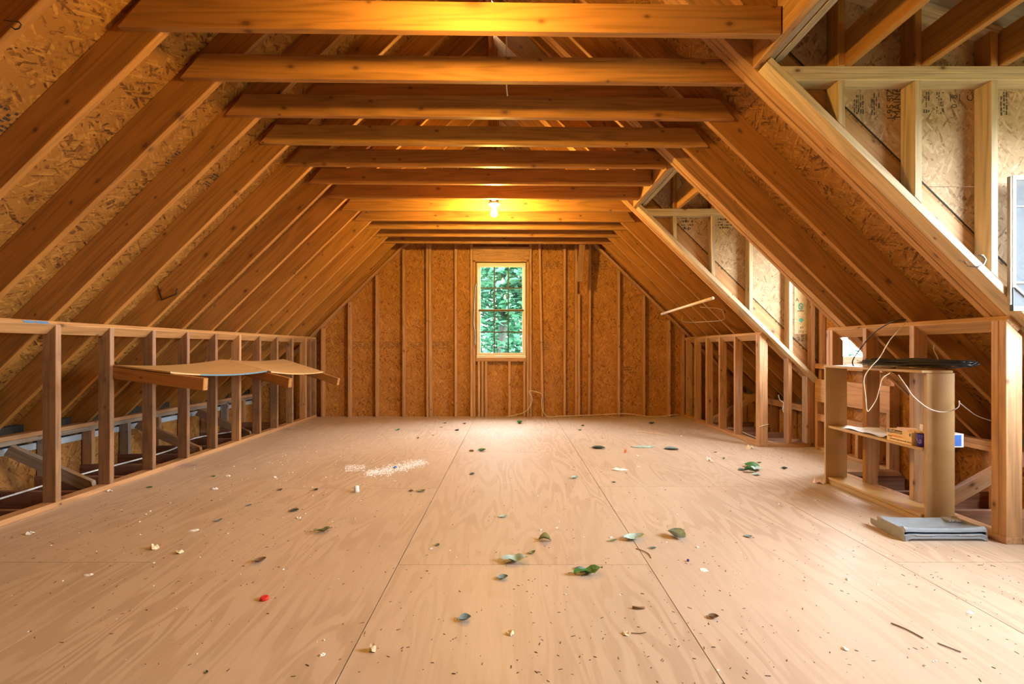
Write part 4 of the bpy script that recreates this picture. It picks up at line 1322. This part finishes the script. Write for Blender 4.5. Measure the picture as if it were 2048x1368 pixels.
# ------------------------------------------------------------------ litter on the floor
def leaf(label, u, v, size, mat, rz, curl=0.5, fold=0.5, wid=0.42, group=None, lift=0.0, wave=0.0, name='fallen_leaf'):
    p = on_floor(u, v)
    L = 1.12 * size * p.y / 910.0
    bm = bmesh.new()
    n, m = 9, 6
    g = []
    rnd = random.Random(int(u * 7 + v))
    for i in range(n + 1):
        a = i / n
        wd = wid * L * (math.sin(math.pi * min(1, a * 0.93 + 0.05)) ** 0.8)
        row = []
        for j in range(m + 1):
            b = (j / m) * 2 - 1
            y = b * wd * (1 - 0.25 * fold)
            z = fold * abs(b) * wd * 0.9 + curl * L * 0.5 * (a - 0.45) ** 2 * 2 + wave * L * math.sin(a * 9 + b) + rnd.uniform(-.01, .01) * L
            x = (a - 0.5) * L + wave * L * 0.5 * math.sin(a * 6)
            row.append(Vector((x, y, z)))
        g.append(row)
    zmin = min(q.z for r in g for q in r)
    vg = [[bm.verts.new(q - Vector((0, 0, zmin - 0.0008 - lift))) for q in r] for r in g]
    for i in range(n):
        for j in range(m):
            bm.faces.new((vg[i][j], vg[i + 1][j], vg[i + 1][j + 1], vg[i][j + 1]))
    add_tube(bm, [g[0][m // 2] - Vector((0, 0, zmin - 0.001 - lift)), g[0][m // 2] - Vector((0.18 * L, -0.03 * L, zmin - 0.001 - lift))], 0.0012, 4, 1)
    o = bm_obj(name, bm, mat, None, p, True)
    o.rotation_euler = (0, 0, rz)
    return tag(o, label, 'leaf', group)


leaf('large pale grey green leaf lying across the right floor seam', 1268, 1079, 38, 'leaf_pale', 0.25, 0.7, 0.45, 0.36)
leaf('large pale leaf folded in half, right of the other large pale leaf', 1354, 1075, 36, 'leaf_pale', -1.0, 0.6, 1.0, 0.42)
leaf('crumpled pale green leaf left of the dark wavy leaf', 1030, 1124, 44, 'leaf_pale', 0.05, 0.4, 0.5, 0.34, wave=0.05)
leaf('long dark green wavy leaf in the middle of the floor', 1177, 1148, 56, 'leaf_green', 0.25, 0.25, 0.5, 0.2, wave=0.06)
leaf('small grey arched leaf touching the dark wavy leaf', 1161, 1139, 20, 'leaf_blue', 0.0, -0.8, -0.6, 0.5)
leaf('blue grey curled leaf left of the arched leaf', 1006, 1158, 18, 'leaf_blue', 0.2, 0.8, 0.6, 0.5)
leaf('olive green curled leaf above the floor joint', 1090, 1082, 23, 'leaf_olive', -0.1, -0.6, 0.7, 0.5)
leaf('blue grey crumpled leaf alone in the front middle of the floor', 930, 1241, 22, 'leaf_blue', 0.3, 0.7, 0.8, 0.5)
leaf('green twig leaf with a bent stalk left of centre', 646, 1064, 32, 'leaf_olive', 0.4, 0.3, 0.7, 0.22, wave=0.05)
leaf('small round dark green leaf left of centre', 589, 1022, 15, 'leaf_dark', 0.1, 0.5, 0.4, 0.5)
leaf('green leaf on top of the leaf pile near the far knee wall', 1504, 934, 26, 'leaf_green', 0.0, -0.8, -0.5, 0.42, lift=0.012)
leaf('pale leaf under the green one in the far leaf pile', 1512, 940, 24, 'leaf_pale', 0.7, 0.5, 0.5, 0.42)
leaf('bright green folded leaf at the front of the far leaf pile', 1500, 944, 20, 'leaf_green', -0.3, -0.5, 0.8, 0.45)
leaf('tiny pale leaf right in front of the far leaf pile', 1513, 950, 14, 'leaf_pale', 0.1, 0.3, 0.4, 0.45)
leaf('small dark leaf at the left end of the far leaf pile', 1483, 940, 13, 'leaf_dark', 0.5, 0.3, 0.4, 0.45)
leaf('dark grey green leaf left of the pale shingle piece', 1197, 897, 24, 'leaf_dark', -0.15, 0.2, 0.5, 0.34)
leaf('dark grey green leaf right of the pale shingle piece', 1343, 899, 25, 'leaf_blue', -0.3, 0.2, 0.5, 0.34)
leaf('brown curled leaf scrap left of centre behind the red cap', 520, 1124, 20, 'leaf_brown', 0.5, 0.9, 0.8, 0.4)
leaf('dark brown curled leaf right of centre near the front', 1427, 1236, 18, 'leaf_brown', -0.2, 0.7, 0.8, 0.4)
leaf('small teal leaf scrap near the left shelf', 437, 1042, 13, 'leaf_blue', 0.9, 0.8, 0.4, 0.35)
leaf('tiny dark teal leaf scrap left of the white cup', 498, 1011, 9, 'leaf_blue', 0.4, 0.5, 0.4, 0.4)
leaf('green leaf standing out near the middle of the back wall', 1040, 847, 13, 'leaf_green', 0.9, 0.8, 0.8, 0.5)
leaf('small green leaf beside the left floor seam at the back', 964, 902, 14, 'leaf_green', 0.3, 0.6, 0.6, 0.5)
leaf('small grey leaf right of the floor seam at the middle', 1150, 957, 13, 'leaf_pale', 0.3, 0.6, 0.7, 0.5)
leaf('dark leaf by the right back corner of the floor', 1304, 848, 13, 'leaf_dark', 0.4, 0.6, 0.6, 0.4)
leaf('leaf with a pale back near the left of the floor middle', 1007, 1034, 16, 'leaf_pale', 0.3, 0.4, 0.4, 0.4)
leaf('thin yellowish leaf strip left of the large pale leaf', 1226, 1083, 18, 'leaf_olive', 0.3, 0.5, 0.8, 0.2)
G = 'small leaf scraps on the floor'
for u, v, s_, mt, lb in (
        (796, 860, 9, 'leaf_green', 'small bright green leaf scrap near the back wall, well left of the window'),
        (914, 861, 9, 'leaf_dark', 'dark green leaf scrap at the back just left of the left floor seam'),
        (929, 848, 8, 'leaf_blue', 'bluish leaf scrap at the back below the left edge of the window'),
        (883, 855, 6, 'leaf_dark', 'tiny dark leaf crumb among the bits left of the window'), (890, 847, 6, 'leaf_dark', 'tiny dark leaf crumb nearest the back wall, left of the window'),
        (943, 903, 9, 'leaf_olive', 'olive leaf scrap beside the small green leaf right of the left seam'),
        (1160, 861, 6, 'leaf_dark', 'tiny dark leaf crumb near the back wall right of the window'), (1166, 852, 7, 'leaf_dark', 'dark leaf crumb right of the window, closer to the back wall than its twin'),
        (866, 871, 5, 'leaf_dark', 'tiny dark leaf crumb standing between the back wall and the white dust'),
        (836, 877, 7, 'leaf_brown', 'tiny brown leaf crumb behind the white dust patch'),
        (945, 949, 10, 'leaf_dark', 'dark leaf scrap between the two long seams, right of the white dust'),
        (822, 983, 8, 'leaf_brown', 'small brown leaf crumb left of the olive strip near the left seam'),
        (843, 983, 15, 'leaf_olive', 'olive leaf strip left of the left seam, in front of the white dust'),
        (345, 932, 14, 'leaf_dark', 'dark leaf scrap close to the left knee wall, below the near shelf bracket'),
        (428, 953, 8, 'leaf_green', 'tiny green leaf scrap right of the dark one near the left wall'),
        (560, 980, 10, 'leaf_brown', 'small brown leaf scrap in the left half of the floor, left of the white cup'),
        (632, 980, 9, 'leaf_dark', 'small dark leaf crumb just left of the white cup'),
        (875, 1091, 9, 'leaf_blue', 'small bluish leaf scrap just right of the left seam, above the floor joint'),
        (1064, 1107, 14, 'leaf_olive', 'olive scrap just right of the crumpled pale green leaf'),
        (1306, 1098, 11, 'leaf_blue', 'small bluish scrap between the two large pale leaves'),
        (1228, 965, 7, 'leaf_dark', 'tiny dark crumb in front of the crumpled white strip'),
        (1431, 905, 6, 'leaf_dark', 'tiny dark crumb on the right seam behind the striped scrap'),
        (1569, 938, 10, 'leaf_dark', 'dark leaf crumb in the bright patch right of the far leaf pile'),
        (1519, 926, 8, 'leaf_brown', 'tiny brown scrap standing behind the far leaf pile'),
        (1448, 918, 8, 'leaf_olive', 'tiny olive scrap left of the far leaf pile'),
        (1497, 1074, 13, 'leaf_blue', 'small bluish scrap alone right of the folded pale leaf'),
        (413, 1345, 9, 'leaf_dark', 'dark leaf crumb at the front edge of the floor, left of the left seam'),
        (300, 975, 11, 'leaf_green', 'small green scrap by the foot of a left stud')):
    leaf(lb, u, v, s_, mt, R(-1, 1), R(.3, .9), R(.3, .9), R(.3, .5), group=G)


def scrap(label, u, v, size, mat, h=0.35, group=None, seed=0, flat=1.0, cat='scrap', name='paper_scrap', rz=0.0):
    p = on_floor(u, v)
    L = size * p.y / 910.0
    rnd = random.Random(seed + int(u + 3 * v))
    bm = bmesh.new()
    n = 9
    cv = bm.verts.new((0, 0, L * h * rnd.uniform(0.3, 0.6)))
    ring, ring2 = [], []
    for k in range(n):
        a = 2 * math.pi * k / n
        r1, r2 = L * 0.28 * rnd.uniform(.7, 1.2), L * 0.5 * rnd.uniform(.7, 1.1)
        ring.append(bm.verts.new((r1 * math.cos(a), flat * r1 * math.sin(a), max(0.0006, L * h * rnd.uniform(0.1, 1.0)))))
        ring2.append(bm.verts.new((r2 * math.cos(a), flat * r2 * math.sin(a), max(0.0005, L * h * rnd.choice((0, 0, 0.2, 0.5)) * rnd.random()))))
    for k in range(n):
        k2 = (k + 1) % n
        bm.faces.new((cv, ring[k], ring[k2]))
        bm.faces.new((ring[k], ring2[k], ring2[k2], ring[k2]))
    o = bm_obj(name, bm, mat, None, p, False)
    o.rotation_euler = (0, 0, rz)
    return tag(o, label, cat, group)


scrap('cream curled paper scrap standing near the front left seam', 745, 1301, 17, 'scrap_cream', 1.0)
scrap('pale yellow scrap at the front middle of the floor', 1020, 1268, 18, 'scrap_cream', 0.4)
scrap('pale dried flower scrap with a long stalk at the front', 1253, 1268, 17, 'scrap_cream', 0.4)
tag(tube('stalk', [on_floor(1262, 1266, .004), on_floor(1280, 1266.5, .003), on_floor(1292, 1265, .006)], 0.0014, 'chip_dark', None, 5, 3), 'dark stalk beside the pale dried flower scrap at the front', 'twig')
scrap('cream scrap farther left of the two scraps in the left foreground', 309, 1097, 16, 'scrap_cream', 0.7)
scrap('cream and orange scrap nearer the centre of the two left foreground scraps', 358, 1106, 17, 'scrap_cream', 0.5)
scrap('orange ring shaped scrap in front of the pale shingle piece', 1252, 905, 10, 'scrap_orange', 1.0)
scrap('long crumpled white paper strip right of the middle seam', 1239, 940, 40, 'paper', 0.12, flat=0.35, rz=-0.1)
scrap('pink and white scrap at the foot of the bookcase', 1637, 966, 20, 'pink', 0.6)
scrap('white scrap beside the right floor seam', 1417, 921, 12, 'paper', 0.7)
scrap('striped red and white scrap beside the right floor seam', 1424, 925, 9, 'pink', 0.7)
scrap('yellow green scrap before the far knee wall post', 1500, 897, 16, 'scrap_cream', 0.6)
scrap('flat white paper scrap at the left of the floor', 178, 1150, 22, 'paper', 0.1, flat=0.5)
scrap('white paper strip left of the green twig leaf', 388, 1062, 28, 'paper', 0.12, flat=0.3, rz=0.3)
scrap('white wispy scrap right of the middle', 1408, 1140, 17, 'paper', 0.15)
scrap('white triangular scrap in the right foreground', 1690, 1298, 14, 'paper', 0.3)
G = 'white scraps scattered on the floor'
for u, v, s_, lb in (
        (430, 978, 14, 'white paper flake near the left wall, nearer of two beside the tiny green leaf'), (456, 952, 12, 'white paper flake near the left wall, farther of two beside the tiny green leaf'),
        (292, 1030, 7, 'small white crumb in the left of the floor, below the second stud'), (243, 1020, 6, 'small white crumb in the left of the floor, left of another one'),
        (352, 1218, 6, 'white crumb left of the red disc'), (307, 1172, 5, 'white crumb far left of the red disc, beside a bare stretch of floor'),
        (597, 1037, 12, 'white scrap just in front of the small round dark leaf'), (1131, 1189, 8, 'white triangle flake in front of the dark wavy leaf'),
        (1222, 1075, 8, 'white flake above the thin yellowish leaf strip'), (1082, 1061, 8, 'white flake behind the olive curled leaf'),
        (1113, 1056, 8, 'cream white flake behind and right of the olive curled leaf'), (1395, 1095, 9, 'white scrap in front of the folded large pale leaf'),
        (1277, 934, 8, 'white crumb right of the crumpled white strip'), (1275, 912, 7, 'white crumb in front of the orange ring scrap'),
        (1205, 877, 6, 'white crumb behind the dark grey green leaf'), (862, 1098, 8, 'white flake lying beside the left seam near the floor joint'),
        (645, 1310, 14, 'flat white flake left of the cream curled scrap at the front'), (550, 955, 8, 'white crumb behind the brown leaf scrap left of the white cup'),
        (1030, 1212, 6, 'white crumb in front of the blue grey curled leaf'), (1756, 1170, 8, 'white flake right of centre at right, farther from the tray than its neighbour'),
        (1695, 1160, 9, 'white flake on the right floor in front of the tray, left of its neighbour'), (1849, 1332, 8, 'white crumb in the right front corner of the floor'),
        (60, 1068, 20, 'white paper sliver at the far left edge of the floor'), (220, 983, 14, 'white paper flake beside the second left stud'),
        (790, 962, 7, 'white crumb in front of the white dust patch'), (1436, 1341, 8, 'white crumb at the front edge beside the right seam'),
        (1484, 1078, 5, 'tiny white crumb left of the small bluish scrap on the right'), (1117, 874, 5, 'tiny white crumb by the far end of the right seam'),
        (1362, 873, 5, 'tiny white crumb behind the grey green leaf right of the shingle'), (1560, 1178, 6, 'tiny white crumb alone in the right half of the floor'),
        (1940, 1226, 16, 'thin white flake near the right edge of the floor'), (1240, 1190, 5, 'tiny white crumb right of the white triangle flake')):
    scrap(lb, u, v, s_, 'paper', R(.2, .6), G, flat=R(.5, 1))
# red cap, cups, shingle, stick
p = on_floor(529, 1199)
rc_ = lathe('plastic_disc', [(0.0165, 0.0), (0.017, 0.009), (0.014, 0.012), (0.009, 0.0105), (0.001, 0.010)], 'red', None, p + Vector((0, 0, 0.0003)), 24)
tag(rc_, 'shiny red plastic cap on the floor left of centre', 'cap')
p = on_floor(713, 984)
tag(lathe('paper_cup', [(0.020, 0.0), (0.0175, 0.042), (0.012, 0.046), (0.001, 0.046)], 'white_plain', None, p + Vector((0, 0, 0.0003)), 20), 'small white cup standing upside down left of the middle', 'cup')
p = on_floor(1376, 1123)
tag(wbox('plastic_bit', None, p.x - .006, p.x + .006, p.y - .004, p.y + .004, 0.0004, 0.012, 'purple'), 'tiny dark purple plastic bit right of the folded pale leaf', 'scrap')
p = on_floor(790, 935)
scrap('bright blue scrap in the white dust patch', 790, 936, 9, 'blue_ink', 0.7)
p0 = on_floor(1286, 894)
sh = prism('shingle_piece', None, (p0.x, p0.y, 0.001), X, Y, [(-0.135, -0.01), (-0.06, -0.055), (0.06, -0.05), (0.14, 0.015), (0.10, 0.05), (-0.02, 0.045)], 0, 0.007, 'leaf_pale', 'xy', 0.001)
tag(sh, 'flat pale grey green shingle piece on the far right floor', 'shingle')
tag(tube('wood_stick', [on_floor(1271, 862, .006), on_floor(1332, 870, .006)], 0.006, 'dowel', None, 6, 1), 'thin pale wooden stick near the right back of the floor', 'stick')
tag(tube('wood_sliver', [on_floor(1782, 1246, .003), on_floor(1812, 1258, .003), on_floor(1846, 1276, .003)], 0.0022, 'chip_dark', None, 5, 2), 'long dark wood sliver on the right foreground floor', 'sliver')
tag(tube('wood_sliver', [on_floor(1875, 1286, .003), on_floor(1922, 1304, .003)], 0.0018, 'chip_dark', None, 5, 1), 'second dark wood sliver, nearer the right front corner', 'sliver')
tag(tube('bent_strip', [on_floor(1272, 1097, .002), on_floor(1285, 1101, .004), on_floor(1298, 1108, .003), on_floor(1302, 1116, .002)], 0.0022, 'leaf_brown', None, 5, 3), 'bent brown strip beside the middle floor joint', 'strip')
tag(tube('wood_sliver', [on_floor(1265, 1214, .005), on_floor(1278, 1215.5, .007), on_floor(1289, 1215, .005)], 0.0045, 'leaf_brown', None, 5, 3), 'short thick brown sliver right of centre near the front', 'sliver')


def debris(name, label, spots, mat, smin, smax, long_, seed):
    rnd = random.Random(seed)
    bm = bmesh.new()
    for (x0, x1, y0, y1, n) in spots:
        for _ in range(n):
            x, y = rnd.uniform(x0, x1), rnd.uniform(y0, y1)
            if x > 2.43 and not 3.88 < y < 4.84:
                continue
            s = rnd.uniform(smin, smax)
            l = s * rnd.uniform(1.0, long_)
            a = rnd.uniform(0, math.pi)
            dx, dy = Vector((math.cos(a), math.sin(a), 0)) * l / 2, Vector((-math.sin(a), math.cos(a), 0)) * s / 2
            h = s * rnd.uniform(.25, .7)
            c = Vector((x, y, 0.0004))
            b = [bm.verts.new(c + q) for q in (-dx - dy, dx - dy, dx + dy, -dx + dy)]
            t = [bm.verts.new(c + q * 0.7 + Vector((0, 0, h * rnd.uniform(.6, 1.2)))) for q in (-dx - dy, dx - dy, dx + dy, -dx + dy)]
            bm.faces.new(t)
            for k in range(4):
                bm.faces.new((b[k], b[(k + 1) % 4], t[(k + 1) % 4], t[k]))
    o = bm_obj(name, bm, mat)
    o['kind'] = 'stuff'
    o['label'] = label
    o['category'] = 'debris'
    return o


debris('wood_debris', 'dark wood crumbs and splinters scattered over the plywood floor',
       [(-2.9, 2.6, 1.4, 6.9, 650), (-0.6, 1.6, 1.35, 2.3, 170), (0.0, 0.9, 1.4, 1.75, 60), (1.7, 2.4, 1.6, 2.42, 120), (2.3, 3.1, 4.2, 4.8, 130), (-2.9, -1.0, 2.0, 3.4, 260), (0.5, 1.0, 3.8, 4.1, 40), (-2.9, 3.0, 4.5, 6.9, 350), (-2.9, 2.6, 1.4, 3.6, 500)],
       'chip_dark', 0.0010, 0.0030, 6.5, 3)
debris('pale_debris', 'white drywall crumbs scattered over the plywood floor',
       [(-2.8, 2.4, 1.5, 6.8, 330), (-2.3, -1.0, 3.6, 5.6, 170), (-1.7, 0.0, 5.4, 6.7, 120), (1.5, 2.6, 3.9, 4.9, 70)], 'chip_white', 0.002, 0.007, 1.8, 5)
dr = random.Random(11)
bm = bmesh.new()
for _ in range(2200):
    t = dr.random()
    u = 735 + 115 * t + dr.gauss(0, 5)
    v = 948 - 24 * t + dr.gauss(0, 3.0 + 4 * math.sin(3.1 * t) * dr.random())
    if dr.random() < 0.12:
        u, v = dr.uniform(690, 730), dr.uniform(930, 943)
    c = on_floor(u, v, 0.0)
    c.z = 0.0006
    s = dr.uniform(0.002, 0.007)
    a = dr.uniform(0, 6.28)
    vs3 = [bm.verts.new(c + Vector((s * math.cos(a + k * 2.09), s * math.sin(a + k * 2.09), 0))) for k in range(3)]
    tp = bm.verts.new(c + Vector((0, 0, s * 0.7)))
    for k in range(3):
        bm.faces.new((vs3[k], vs3[(k + 1) % 3], tp))
o = bm_obj('drywall_dust', bm, 'chip_white')
o['kind'] = 'stuff'; o['label'] = 'patch of white plaster dust on the middle of the floor'; o['category'] = 'dust'

flush_text()

# ------------------------------------------------------------------ trees outside
gr = bpy.data.meshes.new('ground')
gr.from_pydata([(-60, -60, -3.2), (60, -60, -3.2), (60, 60, -3.2), (-60, 60, -3.2)], [], [(0, 1, 2, 3)])
gr.materials.append(M['ground'])
go = place('ground', gr, None, Matrix.Identity(4))
go['kind'] = 'structure'; go['label'] = 'leaf covered forest ground outside the house'


def tree(label, x, y, hgt, cr, nleaf, mat, seed, zlo, lsz=0.16):
    rnd = random.Random(seed)
    t = thing('leafy_tree', label, 'tree', (x, y, -3.2))
    pts = [Vector((0, 0, 0)), Vector((rnd.uniform(-.1, .1), 0, hgt * .35)), Vector((rnd.uniform(-.2, .2), rnd.uniform(-.2, .2), hgt * .7)), Vector((0, 0, hgt))]
    bm = bmesh.new()
    add_tube(bm, pts, lambda f: 0.17 * (1 - 0.75 * f), 8, 4)
    tips = []
    for k in range(22):
        z0 = zlo + (hgt - zlo) * rnd.uniform(0, 0.95)
        a = rnd.uniform(0, 6.28)
        l = cr * rnd.uniform(.6, 1.0)
        b0 = Vector((0, 0, z0)); b1 = b0 + Vector((math.cos(a) * l * .5, math.sin(a) * l * .5, l * .12)); b2 = b0 + Vector((math.cos(a) * l, math.sin(a) * l, l * .1))
        add_tube(bm, [b0, b1, b2], lambda f: 0.035 * (1 - .8 * f), 5, 3)
        tips += [(b0, b1, b2)]
    bm_obj('trunk', bm, 'bark', t, (x, y, -3.2), True)
    bm = bmesh.new()
    for _ in range(nleaf):
        b0, b1, b2 = rnd.choice(tips)
        f = rnd.random()
        c = b0.lerp(b2, 0.2 + 0.8 * f) + Vector((rnd.gauss(0, .5), rnd.gauss(0, .5), rnd.gauss(0, .38)))
        L = lsz * rnd.uniform(.6, 1.3)
        d = Vector((rnd.uniform(-1, 1), rnd.uniform(-1, 1), rnd.uniform(-.5, .2))).normalized()
        s = d.cross(Vector((rnd.uniform(-.5, .5), rnd.uniform(-.5, .5), 1))).normalized()
        vs4 = [bm.verts.new(c), bm.verts.new(c + d * L * .5 + s * L * .3), bm.verts.new(c + d * L), bm.verts.new(c + d * L * .5 - s * L * .3)]
        bm.faces.new(vs4)
    o = bm_obj('foliage', bm, mat, t, (x, y, -3.2))
    o['kind'] = 'stuff'
    return t


tree('tree with a dark trunk right outside the back window', -0.30, 13.0, 9.0, 1.9, 9000, 'foliage', 1, 2.0, 0.24)
tree('leafy tree outside to the left of the back window', -3.9, 17.0, 10.0, 2.8, 12000, 'foliage2', 2, 1.2, 0.3)
tree('leafy tree outside to the right of the back window', 3.2, 18.0, 10.0, 2.8, 12000, 'foliage', 3, 1.2, 0.3)
tree('tall leafy tree furthest behind the back window', -0.6, 25.0, 13.0, 4.2, 11000, 'foliage2', 4, 0.6, 0.36)
tree('leafy tree behind the dark trunk, second row from the back window', 1.3, 21.0, 10.0, 3.4, 6000, 'foliage', 8, 0.6, 0.32)
tree('leafy tree outside the far dormer window', 14.0, 19.0, 8.0, 2.6, 2600, 'foliage', 5, 1.5, 0.3)
